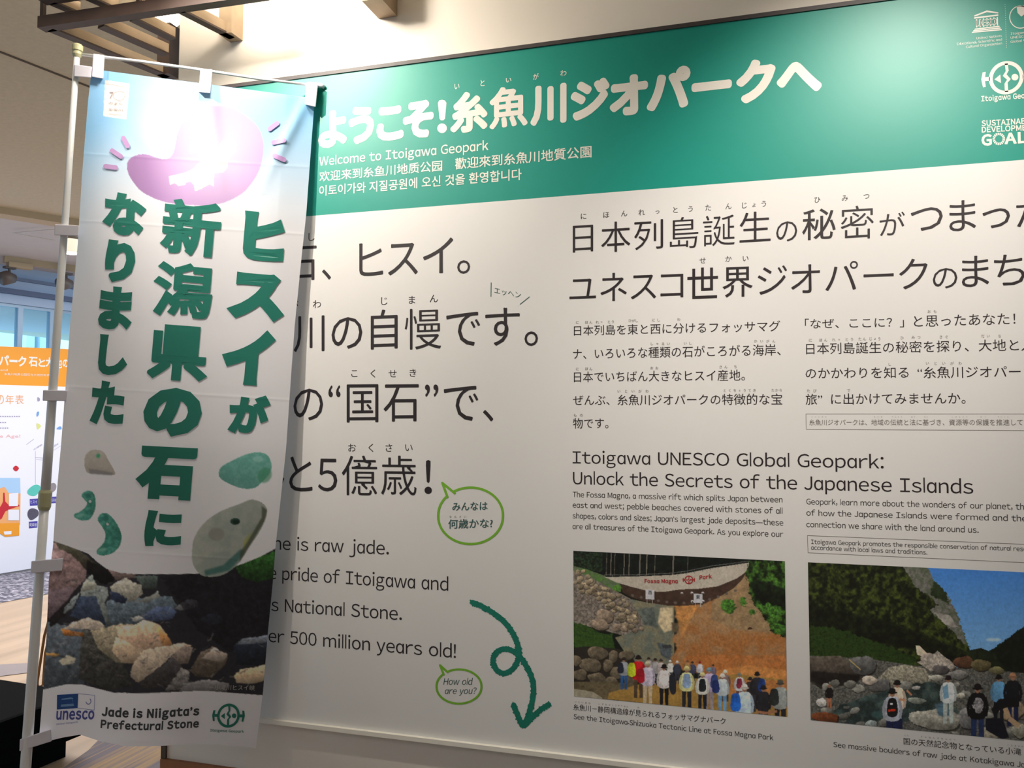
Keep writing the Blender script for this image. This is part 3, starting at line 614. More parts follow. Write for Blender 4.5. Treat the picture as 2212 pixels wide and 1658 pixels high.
furi([('いといがわ', 102, 240, 1277, 14), ('しずおか', 290, 400, 1292, 14), ('こうぞうせん', 400, 540, 1304, 14), ('み', 605, 625, 1318, 14)], 1212, 1170, 3.685, 4, .09)
furi([('くに', 795, 840, 1403, 13), ('てんねんきねんぶつ', 920, 1210, 1425, 13), ('こたきがわ', 1600, 1740, 1485, 13)], 1732, 1200, 3.621, 3.6, .09)
# --- hand lettering and balloons
c8 = cropt(900, 1020, 2.859)
k = WallInk(); k.row('みんなは', 977, 1103, 1053.2, 1101, 18, 'J', MED); k.row('何歳かな?', 968.2, 1141.7, 1064.4, 1139.8, 20.5, 'J', MED); k.ruby('なんさい', 968, 1010, 1115.5, 4.5)
k.row('How old', 957.7, 1478.2, 1021.4, 1478.4, 14, 'L', None, True); k.row('are you?', 961, 1498, 1029.4, 1497.6, 13, 'L', None, True); k.row('エッヘン', 1068, 633.6, 1125, 645, 13, 'J')
k.line([(1061, 610.5), (1060.5, 640)], 1.6); k.line([(1143.5, 641), (1123.5, 657)], 1.6); k.build('balloon_lettering', M['hand'], panel)
def balloon(cx, cy, rx, ry, tip, g0, g1, wd):
    k = WallInk(); pts = [g1]; a0 = math.atan2((g1[1]-cy)/ry, (g1[0]-cx)/rx); a1 = math.atan2((g0[1]-cy)/ry, (g0[0]-cx)/rx)
    if a1 < a0: a1 += 2*math.pi
    for i in range(49): t = a0+(a1-a0)*i/48; q = .97+.03*abs(math.sin(t)); pts.append((cx+rx*q*math.cos(t), cy+ry*q*math.sin(t)))
    pts += [g0, tip, g1]; k.line(pts, wd); k.build('speech_balloon', M['lime'], panel)
balloon(1016.5, 1113.5, 72, 61, (955.5, 1042.5), (966.5, 1073), (982, 1064.5), 5.2)
balloon(991.5, 1482, 50, 37, (950.5, 1436), (958.5, 1456), (967, 1451), 4.6)
# --- crayon arrow
def smooth_line(p, n=8):
    p = np.asarray(p, float); o = []
    for i in range(len(p)-1):
        a, b, c, d = p[max(i-1, 0)], p[i], p[i+1], p[min(i+2, len(p)-1)]
        for j in range(n): t = j/n; o.append(tuple(.5*((2*b)+(-a+c)*t+(2*a-5*b+4*c-d)*t*t+(-a+3*b-3*c+d)*t**3)))
    return o+[tuple(p[-1])]
k = WallInk(); rr = random.Random(5)
for pts in ([(345, 802), (400, 825), (465, 862), (530, 912), (580, 970), (612, 1030), (630, 1090), (628, 1150), (600, 1205), (550, 1238), (500, 1225), (472, 1170), (488, 1115), (535, 1090), (590, 1100), (640, 1140), (680, 1200), (708, 1260), (722, 1325), (718, 1390), (705, 1450), (690, 1500), (662, 1560)], [(600, 1435), (625, 1500), (660, 1562), (710, 1515), (765, 1465), (815, 1432)]):
    q = smooth_line(c8(pts), 7); k.line(q, 11.5)
    for (a, b) in q:
        for _ in range(5):
            t = rr.uniform(0, 6.283); r_ = rr.uniform(4.8, 6.8); k.disc(a+r_*math.cos(t), b+r_*math.sin(t), rr.uniform(.8, 2.0), n=6)
k.build('crayon_arrow', M['teal'], panel)
# --- logos
def geologo(k, cx, cy, rx, ry, sl=0.0, lean=0.0):
    T = lambda p: [(cx+x*rx+y*ry*lean, cy+y*ry+x*rx*sl) for x, y in p]
    n = 44
    P = T([(math.cos(2*math.pi*i/n)*r, math.sin(2*math.pi*i/n)*r) for i in range(n) for r in (1.0, .78)])
    k.raw([p[0] for p in P], [p[1] for p in P], [(2*i, 2*i+1, (2*i+3) % (2*n), (2*i+2) % (2*n)) for i in range(n)])
    sq = T([(-.09, -.85), (.09, -.85), (.14, -.42), (.02, -.2), (.26, .1), (.08, .3), (.12, .85), (-.08, .85), (-.1, .35), (.05, .12), (-.2, -.12), (-.03, -.4)]); k.poly(sq)
    k.poly(T([(-.68, .05), (-.34, -.22), (-.3, .3)])); q = T([(.5, 0)])[0]; k.disc(q[0], q[1], .2*rx, .2*ry)
    for m_ in (-1, 1): k.poly(T([(m_*x, y) for x, y in [(-1.44, 0), (-1.36, -.42), (-1.18, -.44), (-1.22, -.12), (-.95, -.12), (-.95, .12), (-1.22, .12), (-1.18, .46), (-1.34, .48)]]))
c0 = cropt(1712, 0, 4.422)
k = WallInk(); geologo(k, 2173.5, 168, 37.5, 36, -.07); k.row('Itoigawa Geopark', 2119.7, 218.9, 2246, 209.5, 11, 'L', (0, .03, 'round')); k.build('geopark_logo', M['white'], panel)
k = WallInk()
k.poly(c0([(1735, 160), (1735, 148), (1855, 100), (1965, 118), (1965, 130), (1855, 118), (1760, 152)])); k.poly(c0([(1735, 165), (1965, 138), (1965, 152), (1735, 180)]))
for i in range(7):
    x = 1752+i*33; k.poly(c0([(x, 185-i*3.6), (x+11, 184-i*3.6), (x+13, 262-i*3.2), (x+2, 264-i*3.2)]))
k.row('UNESCO', 2109.5, 57.5, 2153.5, 52.5, 13, 'L')
for i, (a, b) in enumerate(((1740, 1975), (1728, 1985), (1715, 1995))): y = 274+i*15; k.poly(c0([(a, y), (b, y-28+i), (b+4, y-17+i), (a-4, y+11)]))
k.row('United Nations', 2109.3, 85.5, 2164.3, 79.6, 5, 'L'); k.row('Educational, Scientific and', 2067, 97.7, 2164.3, 88, 5, 'L'); k.row('Cultural Organization', 2086.7, 104, 2164.3, 96, 5, 'L')
for i in range(24): k.disc(2171+i*.13, 10+i*4, .7, n=6)
k.ring(2204, 37, 24, 25, 2); k.poly([(2196, 14), (2212, 12), (2214, 30), (2206, 36), (2198, 28)])
k.row('Itoigawa', 2183, 75.5, 2218, 72, 5, 'L'); k.row('UNESCO', 2183, 84, 2218, 80.5, 5, 'L'); k.row('Global Geopark', 2183, 93, 2246, 86, 5, 'L')
k.build('temple_logo', M['white'], panel)
k = WallInk(); BO = (0, .03, 'miter'); k.row('SUSTAINABLE', 2120.2, 272.3, 2234, 266, 11.5, 'L', BO); k.row('DEVELOPMENT', 2120.6, 286, 2240, 280, 11.5, 'L', BO)
k.row('G', 2120.2, 313.9, 2143, 312.5, 22, 'L', (0, .045, 'miter')); k.row('AL', 2170, 310.5, 2218, 307.5, 22, 'L', (0, .045, 'miter'))
for i in range(17):
    a0, a1 = 2*math.pi*i/17+.05, 2*math.pi*(i+1)/17-.05; k.ring(2157.5, 300, 13.5, 13.5, 5.5, 2, a0, a1)
k.build('goals_logo', M['white'], panel)

# --- printed photograph: rock face with visitors
PH = attr_mat('printed_photo', .4)
c = Canvas(1236, 1186, 1704, 1552, (14, 20, 16), (1212, 1170, 3.685)); A = c
A.poly([(90, 60), (1790, 140), (1790, 300), (90, 300)], (12, 18, 16), noise=.8, cell=8)
A.poly([(90, 60), (330, 90), (330, 240), (90, 200)], (26, 38, 26), noise=.9, cell=3)
for x, wd in ((400, 8), (365, 5), (505, 7), (545, 8), (630, 11), (685, 9), (750, 5), (895, 11), (430, 4), (1010, 4)): A.stroke([(x, 70+(x-100)*.05), (x-6, 268)], wd, (128, 120, 108), alpha=.75)
A.poly([(100, 190), (200, 215), (330, 262), (480, 340), (475, 400), (350, 360), (200, 290), (100, 230)], (96, 108, 84), noise=.2, col2=(70, 100, 50))
A.poly([(90, 225), (250, 290), (420, 380), (550, 450), (660, 640), (665, 700), (560, 760), (90, 640)], (112, 104, 96), noise=.3, cell=3)
A.poly([(540, 450), (700, 485), (900, 505), (900, 1000), (560, 960), (430, 760), (660, 690), (640, 600)], (128, 122, 98), noise=.18, col2=(92, 98, 90), cell=24)
A.poly([(790, 520), (890, 520), (890, 700), (820, 720), (770, 640)], (186, 170, 138), noise=.15, soft=3); A.poly([(760, 800), (880, 820), (880, 960), (800, 900)], (72, 80, 84), noise=.3, soft=2, rough=3)
A.poly([(640, 530), (740, 520), (770, 680), (660, 660)], (84, 92, 88), noise=.25, soft=3, rough=4); A.poly([(880, 640), (1000, 650), (960, 720), (885, 720)], (96, 84, 66), noise=.2, soft=3)
A.poly([(905, 505), (1150, 490), (1290, 420), (1480, 230), (1520, 400), (1620, 600), (1795, 750), (1800, 1120), (900, 1010), (870, 930), (925, 850), (880, 770), (935, 690), (985, 640), (900, 600), (930, 550)], (160, 106, 60), noise=.18, col2=(140, 108, 76), cell=24, soft=4, rough=5)
A.poly([(1200, 480), (1480, 240), (1530, 420), (1700, 720), (1400, 700), (1200, 620)], (136, 116, 88), noise=.16, soft=5, alpha=.85); A.poly([(900, 510), (1100, 495), (1020, 640), (960, 760), (930, 640)], (184, 130, 74), noise=.15, soft=5, alpha=.8)
A.poly([(1000, 900), (1790, 900), (1800, 1180), (1300, 1120), (950, 1000)], (170, 104, 54), noise=.15, soft=5, alpha=.7); A.poly([(1200, 1030), (1500, 980), (1790, 1020), (1800, 1120), (1300, 1110)], (186, 126, 70), noise=.1, soft=4)
A.poly([(345, 278), (560, 275), (700, 270), (880, 262), (1000, 248), (1200, 208), (1505, 163), (1475, 235), (1400, 290), (1250, 352), (1100, 372), (950, 377), (820, 397), (700, 392), (560, 357), (440, 322)], (166, 158, 146), noise=.05, cell=24)
A.poly([(470, 335), (560, 358), (700, 392), (820, 398), (950, 378), (1100, 372), (1250, 352), (1400, 292), (1480, 235), (1440, 300), (1370, 370), (1270, 430), (1150, 487), (1000, 507), (850, 507), (700, 482), (560, 442), (490, 400)], (62, 46, 38), noise=.15)
for i in range(13): x = 570+i*68; A.ell(x, 425+60*math.sin((x-570)/260)-20*(x > 1100)*(x-1100)/150, 12, 11, (92, 82, 76))
for x, y in ((962, 408), (1042, 405), (1128, 405), (1045, 472), (1130, 470)): A.ell(x, y, 11, 10, (200, 200, 204)); A.ell(x, y+5, 6, 6, (62, 46, 38))
A.stroke([(345, 262), (560, 262), (880, 248), (1000, 232), (1200, 190), (1500, 152)], 4, (110, 108, 106))
for i in range(18): x = 345+i*65; y = 262-(x > 880)*(x-880)*.16; A.stroke([(x, y), (x, y+16)], 3, (110, 108, 106))
for a, b, e, f in ((672, 378, 741, 455), (1054, 411, 1127, 484)): A.poly([(a, b), (e, b+3), (e, f+3), (a, f)], (178, 178, 184)); A.stroke([(a+14, f), (a+14, f+32)], 5, (170, 170, 170)); A.stroke([(e-16, f), (e-16, f+32)], 5, (170, 170, 170))
rg = random.Random(3)
for i in range(105):
    t = rg.random(); x = 110+t*520+rg.uniform(-10, 30); y0 = 205+t*260+(t**3)*200; y = y0+rg.uniform(0, 150+60*t); sz = rg.uniform(17, 30)
    if y < 690 and not (x < 300 and y > 420): cc = rg.uniform(.8, 1.15); A.rock(x, y, sz, sz*.75, (142*cc, 128*cc, 106*cc), rg.uniform(-.5, .8), i+1)
for x, y, a, b in ((350, 590, 65, 58), (310, 660, 75, 48), (445, 680, 38, 32), (500, 690, 30, 24), (590, 705, 26, 20), (640, 690, 24, 18)): A.rock(x, y, a, b, (138, 122, 106), .2, int(x))
A.poly([(100, 640), (200, 660), (300, 720), (410, 735), (425, 840), (530, 890), (400, 880), (200, 830), (100, 860)], (54, 88, 34), noise=.5, cell=3, col2=(40, 60, 24), rough=5)
A.poly([(90, 840), (250, 830), (450, 850), (560, 900), (620, 1010), (560, 1140), (90, 1120)], (40, 36, 32))
for x, y, a, b in ((300, 885, 88, 55), (415, 905, 42, 55), (520, 900, 58, 42), (235, 980, 88, 58), (370, 985, 42, 50), (120, 945, 40, 42), (150, 1060, 60, 50), (290, 1085, 80, 45), (440, 1040, 48, 50), (550, 1090, 50, 50), (400, 1120, 60, 45)): A.rock(x, y, a, b, (104, 94, 78), .1, int(x+y))
A.poly([(90, 1110), (380, 1110), (600, 1130), (500, 1200), (400, 1260), (90, 1240)], (92, 82, 62), noise=.2); A.poly([(90, 1165), (250, 1190), (330, 1240), (300, 1270), (90, 1250)], (150, 142, 124), noise=.1)
A.poly([(380, 1200), (620, 1130), (760, 1120), (1400, 1050), (1810, 1100), (1810, 1410), (370, 1250)], (150, 118, 62), noise=.1, soft=1); A.poly([(1250, 1090), (1810, 1100), (1810, 1330), (1400, 1290)], (166, 110, 62), noise=.15, soft=4)
for P_ in ([(1500, 155), (1620, 140), (1790, 150), (1790, 755), (1690, 730), (1620, 600), (1540, 500), (1500, 400), (1470, 250)],): A.poly(P_, (22, 34, 16), noise=.6, cell=8, col2=(52, 84, 30), rough=7)
A.poly([(1500, 330), (1560, 300), (1790, 380), (1790, 560), (1640, 500), (1540, 440)], (10, 14, 10), noise=.5, soft=4, rough=5, alpha=.8)
for x, y, a, b in ((1330, 510, 55, 60), (1450, 480, 25, 40), (1520, 560, 25, 22), (1700, 560, 60, 60), (1740, 690, 50, 45), (1640, 520, 55, 40)): A.ell(x, y, a, b, (58, 98, 36), noise=.5, cell=3, rough=7, soft=1)
A.ell(1505, 690, 16, 12, (60, 36, 26), rough=3); A.ell(445, 365, 36, 26, (72, 112, 44), noise=.3, cell=3, rough=5); A.ell(845, 830, 40, 16, (52, 56, 60), rough=3)
for q in ((750, 918, 1140, (150, 150, 152), (48, 38, 38), (54, 54, 58), None), (795, 925, 1140, (170, 160, 160), (60, 50, 48), (90, 88, 86), None), (697, 912, 1100, (160, 150, 160), (50, 42, 40), (70, 66, 66), None),
          (870, 935, 1110, (206, 204, 200), (224, 224, 218), (60, 60, 66), None), (925, 940, 1130, (52, 56, 70), (222, 222, 218), (50, 50, 60), None), (1045, 945, 1120, (62, 66, 92), (60, 50, 46), (50, 50, 56), None), (1005, 935, 1100, (150, 120, 80), (110, 80, 60), (50, 50, 56), None),
          (1105, 945, 1110, (190, 190, 202), (156, 36, 44), (60, 60, 66), None), (1210, 970, 1120, (110, 100, 120), (60, 48, 46), (60, 60, 66), None), (500, 910, 1172, (142, 146, 152), (44, 38, 36), (44, 84, 134), (34, 38, 50)), (615, 893, 1240, (176, 28, 34), (30, 24, 24), (74, 60, 46), (176, 190, 44)),
          (690, 940, 1290, (186, 178, 198), (186, 178, 150), (176, 160, 134), (150, 26, 40)), (820, 965, 1305, (208, 200, 200), (26, 22, 24), (24, 24, 28), None), (1305, 1012, 1270, (120, 100, 100), (232, 226, 206), (80, 60, 56), None), (1180, 990, 1335, (172, 156, 186), (120, 150, 166), (140, 132, 142), (52, 70, 124)),
          (1000, 980, 1335, (212, 210, 152), (206, 194, 134), (36, 36, 42), (132, 156, 190)), (1125, 1028, 1345, (214, 214, 206), (222, 212, 156), (36, 36, 44), (30, 36, 40)), (1285, 1038, 1355, (178, 188, 194), (232, 226, 210), (100, 140, 178), (34, 48, 100)), (1420, 1035, 1290, (196, 200, 206), (126, 124, 114), (84, 60, 70), (122, 44, 62)),
          (1505, 1068, 1330, (52, 46, 46), (42, 36, 40), (60, 50, 46), None), (1560, 1025, 1350, (40, 40, 46), (30, 28, 28), (50, 50, 56), (34, 60, 120)), (1610, 1130, 1500, (38, 38, 44), (36, 34, 40), (50, 50, 56), None), (1460, 1120, 1560, (184, 202, 220), (214, 206, 198), (60, 60, 70), (34, 92, 184)), (1745, 1088, 1500, (142, 148, 146), (84, 80, 72), (34, 34, 40), (40, 44, 44))):
    A.person(q[0], q[1], q[2], q[3], q[4], q[5], q[6], {690: -.16, 615: -.15, 1745: -.12, 1460: -.16, 500: -.1, 1180: .12, 1285: -.17, 1560: .12}.get(q[0], 0))
A.poly([(865, 1060), (905, 1070), (915, 1190), (880, 1210), (860, 1150)], (36, 38, 46), smooth=True)
A.stroke([(1560, 1350), (1640, 1362), (1720, 1345)], 20, (150, 104, 80))
A.A *= (1+.05*A.N[8]+.08*A.N[3]+.04*(RNG.random((A.h, A.w))-.5))[..., None]
picture('photograph', c, [(1238.6, 1189), (1695.2, 1211.3), (1700.6, 1547.4), (1240, 1503)], 440, 330, S_wall, PH, panel, .0006, 1.22)
k = WallInk(); k.l = .0012; k.row('Fossa Magna', 1392.5, 1258, 1464, 1258.5, 8, 'L', BO); k.row('Park', 1511, 1251, 1537.5, 1248, 8.5, 'L', BO); geologo(k, 1488, 1251.5, 9.3, 9.3); k.build('red_lettering', M['red'], panel)
k = WallInk(); k.l = .0012; k.glyph('西', 1400.5, 1408, 1275, 1283, None); k.glyph('東', 1503.5, 1512, 1284, 1293, None); k.build('sign_lettering', M['black'], panel)

# --- printed photograph: river valley
c = Canvas(1742, 1210, 2240, 1606, (60, 110, 180), (1732, 1200, 3.621)); A = c
gy = np.clip(np.arange(A.h)/190, 0, 1)[:, None, None]; A.A[:] = np.array((56, 112, 186.))*(1-gy)+np.array((108, 156, 204.))*gy; A.ell(1500, 655, 60, 14, (160, 186, 208), soft=4)
A.poly([(30, 30), (960, 60), (1010, 130), (1040, 210), (1130, 290), (1200, 420), (1250, 560), (1310, 720), (1330, 860), (30, 900)], (20, 27, 12), noise=.7, cell=8, col2=(44, 52, 20), rough=5)
A.poly([(60, 380), (700, 520), (1300, 760), (1200, 860), (700, 700), (60, 560)], (12, 16, 10), noise=.6, soft=8, alpha=.75, rough=6)
A.poly([(60, 540), (300, 570), (640, 690), (900, 800), (860, 900), (560, 800), (60, 780)], (44, 68, 24), noise=.6, cell=3, col2=(30, 44, 18), rough=5)
A.poly([(800, 80), (960, 60), (1010, 130), (1040, 210), (1130, 290), (1200, 420), (1250, 560), (1300, 715), (1270, 690), (1150, 560), (1040, 470), (1000, 420), (1060, 380), (980, 300), (880, 240)], (118, 116, 112), noise=.3, cell=8, col2=(70, 76, 62), rough=5)
A.poly([(1040, 200), (1130, 290), (1150, 380), (1060, 330), (1000, 300)], (34, 44, 26), noise=.4, rough=5); A.poly([(1020, 430), (1160, 470), (1220, 560), (1120, 540)], (140, 136, 130), noise=.2, rough=3)
A.poly([(1460, 750), (1560, 680), (1680, 590), (1860, 470), (1860, 1000), (1400, 900)], (16, 22, 14), noise=.5, rough=4); A.poly([(1300, 740), (1400, 720), (1500, 760), (1600, 900), (1300, 900)], (24, 32, 18), noise=.4)
A.poly([(60, 780), (500, 800), (900, 860), (1400, 880), (1860, 930), (1860, 1480), (60, 1400)], (84, 84, 80), noise=.35, cell=3)
A.poly([(60, 790), (300, 780), (470, 900), (480, 960), (340, 1010), (150, 1040), (60, 980)], (66, 60, 54), noise=.3, shade=(0, -1, .8)); A.poly([(70, 900), (460, 930), (440, 990), (200, 1030), (70, 980)], (20, 18, 18), noise=.5, soft=4, alpha=.8)
A.rock(480, 850, 100, 75, (92, 92, 92), .2, 5); A.stroke([(370, 810), (460, 890)], 8, (170, 150, 96))
A.poly([(590, 960), (680, 870), (800, 850), (960, 880), (1020, 970), (900, 1040), (640, 1020)], (132, 128, 114), noise=.3, cell=3, shade=(0, -1, .4)); A.rock(600, 1010, 100, 55, (98, 98, 98), 0, 8)
A.poly([(890, 700), (920, 700), (990, 770), (970, 800), (900, 770)], (196, 184, 162), noise=.1); A.rock(1060, 830, 130, 62, (150, 140, 132), .3, 2); A.poly([(1000, 800), (1060, 740), (1190, 850), (1180, 880), (1010, 900), (900, 830)], (160, 152, 142), noise=.25, cell=3); A.rock(1085, 890, 70, 38, (88, 84, 84), 0, 9)
A.rock(1270, 830, 95, 48, (88, 60, 44), .1, 3); A.rock(1400, 860, 90, 46, (92, 84, 58), 0, 4); A.rock(1520, 895, 60, 30, (112, 108, 76), 0, 6); A.rock(1220, 930, 90, 40, (120, 118, 116), 0, 7)
A.poly([(560, 1080), (800, 1010), (1000, 980), (1120, 1010), (1130, 1120), (1250, 1230), (900, 1280), (500, 1340), (180, 1280), (300, 1170)], (42, 54, 54), noise=.35, cell=24, col2=(60, 74, 72), rough=4)
for i in range(46):
    x = rg.uniform(70, 1740); y = rg.uniform(960, 1420)
    if 560 < x < 1120 and 1020 < y < 1270: continue
    sz = rg.uniform(24, 60); cc = rg.uniform(.75, 1.3); A.rock(x, y, sz, sz*.6, (120*cc, 120*cc, 114*cc), rg.uniform(-.4, .4), i+50)
for x, y, a, b, cl in ((150, 1145, 42, 38, (214, 212, 208)), (530, 970, 60, 38, (188, 176, 162)), (1050, 1280, 200, 85, (156, 154, 144)), (1290, 1270, 70, 90, (124, 124, 124)), (890, 1030, 40, 16, (170, 170, 166)), (1050, 955, 60, 24, (160, 158, 148)), (1240, 1090, 40, 22, (190, 186, 172)), (545, 1310, 48, 30, (150, 160, 160)), (180, 1260, 120, 45, (110, 62, 38)), (1640, 1200, 100, 90, (160, 142, 116)), (1470, 1380, 70, 60, (170, 164, 146)), (1700, 1370, 60, 60, (150, 148, 134)), (900, 1130, 70, 26, (130, 136, 128))): A.rock(x, y, a, b, cl, .1, int(x))
A.ell(600, 1240, 60, 30, (60, 92, 92), soft=4, alpha=.6); A.poly([(1040, 1160), (1130, 1140), (1160, 1250), (1070, 1250)], (78, 104, 120), noise=.3, soft=3)
A.person(215, 1000, 1190, (24, 22, 24), (150, 110, 84), (150, 96, 70), None)
for q in ((745, 960, 1380, (204, 184, 166), (24, 22, 24), (26, 32, 60), None), (708, 1025, 1480, (170, 174, 186), (24, 22, 24), (28, 34, 70), (20, 20, 24)), (1145, 925, 1310, (198, 206, 208), (34, 26, 30), (160, 170, 166), None), (1375, 990, 1480, (16, 16, 20), (22, 20, 22), (34, 48, 84), None), (1540, 920, 1300, (90, 140, 178), (22, 20, 22), (24, 24, 30), None), (1650, 905, 1330, (22, 24, 30), (164, 120, 90), (24, 34, 70), None)): A.person(*q)
A.ell(1380, 1165, 42, 60, (130, 128, 132), noise=.4, cell=3, rough=4); A.poly([(675, 1200), (735, 1196), (735, 1212), (675, 1218)], (186, 50, 26)); A.poly([(690, 1150), (710, 1150), (710, 1165), (690, 1165)], (200, 200, 210)); A.poly([(1100, 1030), (1140, 1000), (1150, 1110), (1110, 1120)], (110, 150, 176))
A.poly([(1540, 1120), (1700, 1100), (1700, 1180), (1560, 1190), (1510, 1260), (1480, 1200)], (18, 18, 22)); A.stroke([(1590, 1190), (1620, 1270), (1700, 1330)], 40, (168, 142, 112)); A.poly([(1440, 1270), (1570, 1270), (1620, 1420), (1560, 1430), (1440, 1360)], (18, 20, 30), noise=.2); A.stroke([(760, 1120), (810, 1130)], 16, (180, 130, 100)); A.stroke([(820, 1050), (860, 1090)], 16, (168, 118, 90))
A.A *= (1+.05*A.N[8]+.08*A.N[3]+.04*(RNG.random((A.h, A.w))-.5))[..., None]
picture('photograph', c, [(1745.3, 1213.8), (2230, 1236.2), (2236, 1602), (1751.3, 1554.4)], 460, 340, S_wall, PH, panel, .0006, 1.22)

# ================================================================== CANOPY OF DARK WOOD JOISTS
hb = float(WP(np.float64(503), np.float64(84))[2]); print('canopy z', hb)
def hz(px, py, z=None): return on_z(np.float64(px), np.float64(py), hb if z is None else z)
canopy = thing('wooden_canopy', 'dark wooden slatted canopy hanging from the ceiling over the banner', 'canopy', tuple(hz(250, 60)))
jh = .036
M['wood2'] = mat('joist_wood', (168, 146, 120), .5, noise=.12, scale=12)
def joist(p, q, wd, name='joist', z=None, side=True, ht=jh):
    a, b = hz(*p, z), hz(*q, z); up = np.array([0, 0, .006])
    if not side: return MB().bar(a, b, wd, ht).build(name, M['wood'], canopy)
    j_ = MB().bar(a+up, b+up, wd*.94, ht-.006).build(name, M['wood2'], canopy); MB().bar(a, b, wd, .006).build('underside_shade_strip', M['wood'], j_); return j_  # dark strip and lighter sides paint in shade below and lamplight beside
joist((90, 65), (575, -5), .034, 'long_beam', side=False)
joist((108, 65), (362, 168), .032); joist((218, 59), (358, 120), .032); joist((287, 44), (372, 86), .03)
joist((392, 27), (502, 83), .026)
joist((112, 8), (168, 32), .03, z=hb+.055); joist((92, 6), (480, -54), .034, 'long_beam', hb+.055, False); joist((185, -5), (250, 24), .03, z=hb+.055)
p = WP(np.float64(503), np.float64(84)); MB().box((p[0], D-.01, hb+.14), (.045, .06, .28)).build('post', M['wood2'], canopy)
a = WP(np.float64(812), np.float64(18)); b = WP(np.float64(852), np.float64(28)); MB().box(((a[0]+b[0])/2, D-.035, b[2]+.2), (b[0]-a[0], .11, .4)).build('post', M['wood2'], canopy)
a = hz(362, 166); MB().box((a[0], a[1], hb+.09), (.05, .05, .18)).build('post', M['wood'], canopy)
for x, y in ((92, 60), (300, 30)): a = hz(x, y); MB().box((a[0], a[1], (hb+jh+ZC)/2), (.012, .012, ZC-hb-jh)).build('hanger', M['wood'], canopy)
# glowing ceiling lamps above the canopy
def globe(px, py, z, r, label):
    p = on_z(np.float64(px), np.float64(py), z); t = thing('ceiling_lamp', label, 'lamp', tuple(p))
    MB().tube([p+np.array([0, 0, h]) for h in (0, .004, .02, .04)], [r*.86, r*.96, r, r], 28).build('lamp_diffuser', M['glow'], t, smooth=False)
    MB().tube([p+np.array([0, 0, .04]), p+np.array([0, 0, ZC-z])], [r*1.06, r*1.06], 28).build('lamp_housing', M['beam'], t)
    return t
globe(345, 44, 2.93, .072, 'glowing round lamp above the canopy beside the wall end'); globe(262, -22, 2.93, .072, 'glowing round lamp cut off by the top edge above the canopy')

# ================================================================== HALL CEILING FITTINGS
def spot(px, py, label):
    p = on_z(np.float64(px), np.float64(py), ZC-.2); t = thing('track_spotlight', label, 'spotlight', tuple(p)); q = p+RT*.03-FWD*.0
    MB().tube([p-U*.07+np.array([0, 0, -.02]), p-U*.02, p+U*.05], [.062, .066, .04], 18).build('lamp_head', M['dark'], t, smooth=True)
    MB().tube([p, p+np.array([0, 0, .10])], .012, 8).build('stem', M['dark'], t); MB().box((p[0], p[1], ZC-.105), (.1, .05, .02), rz_of(U)).build('track_adapter', M['dark'], t)
    return t
spot(20, 600, 'grey track spotlight left of the banner pole, in front of the windows'); spot(143, 612, 'grey track spotlight hanging half behind the banner pole')
a, b = on_z(np.float64(8), np.float64(566), ZC-.06), on_z(np.float64(172), np.float64(588), ZC-.06)
t = thing('lighting_track', 'long grey lighting track on the far ceiling carrying spotlights', 'lighting track', tuple(a)); MB().bar(a, b+(b-a)*.5, .05, .06).build('rail', M['beam'], t); MB().bar(a+(b-a)*.05-np.array([0, 0, .04]), a+(b-a)*.35-np.array([0, 0, .04]), .08, .05).build('feed_box', M['beam'], t)
p = on_z(np.float64(153), np.float64(546), ZC-.17); t = thing('downlight', 'small lit cylinder downlight between the pole and the banner edge', 'lamp', tuple(p))
MB().tube([p, p+np.array([0, 0, .13])], [.062, .058], 20).build('lamp_body', M['lampm'], t); MB().tube([p-np.array([0, 0, .006]), p], [.056, .06], 20).build('lamp_lens', M['glow2'], t); MB().tube([p+np.array([0, 0, .13]), p+np.array([0, 0, .17])], [.015, .015], 10).build('stem', M['lampm'], t)
t = thing('suspension_wire', 'thin pale wires stretched under the far ceiling', 'wire', tuple(on_z(np.float64(30), np.float64(503), ZC-.03)))
for q in (((28, 503), (118, 495)), ((28, 503), (118, 519))): MB().tube([on_z(np.float64(x), np.float64(y), ZC-.03) for x, y in q], .004, 6).build('wire', M['wire'], t)

# ================================================================== FURNITURE BEYOND THE BANNER
P = [hz(x, y, 0.0) for x, y in ((-260, 2100), (182, 1628), (182, 1560), (-260, 1640))]
hB = .27
ben = thing('low_bench', 'low black padded bench standing on the floor behind the banner foot', 'bench', tuple(P[1]))
front_l, front_r = hz(40, 1690, 0), hz(181, 1628, 0); dv = (front_r-front_l); dv /= np.linalg.norm(dv); dn = np.array([-dv[1], dv[0], 0]); dn = dn if dn@FWD > 0 else -dn
fl_ = front_r-dv*1.7; q = [fl_, front_r, front_r+dn*.55, fl_+dn*.55]
z3 = lambda p, z: np.array([p[0], p[1], z])
MB().hexa([z3(p, .08) for p in q]+[z3(p, hB) for p in q]).build('seat', M['blackm'], ben, bevel=.015)
q2 = [q[0]+dv*.05+dn*.05, q[1]-dv*.05+dn*.05, q[2]-dv*.05-dn*.05, q[3]+dv*.05-dn*.05]; MB().hexa([z3(p, .0) for p in q2]+[z3(p, .08) for p in q2]).build('base', M['blackm'], ben)
def dp(x, y, d): return at_depth(np.float64(x), np.float64(y), np.float64(d))
dd = 4.5; f0 = dp(86, 1484, dd); sd = RT*.40; sd[2] = 0
st = thing('sled_chair', 'chair on brown tube hoops, mostly hidden behind the banner', 'chair', (float(f0[0]), float(f0[1]), 0))
for k_ in (0, 1):
    hp = [dp(122, 1312, dd), dp(112, 1316, dd), dp(96, 1372, dd), dp(81, 1470, dd), dp(81, 1479, dd), dp(86, 1483, dd), dp(93, 1478, dd), dp(98, 1410, dd), dp(118, 1326, dd), dp(122, 1312, dd)]
    MB().tube([p_+sd*k_ for p_ in hp], .007, 10).build('leg', M['brass'], st, smooth=True)
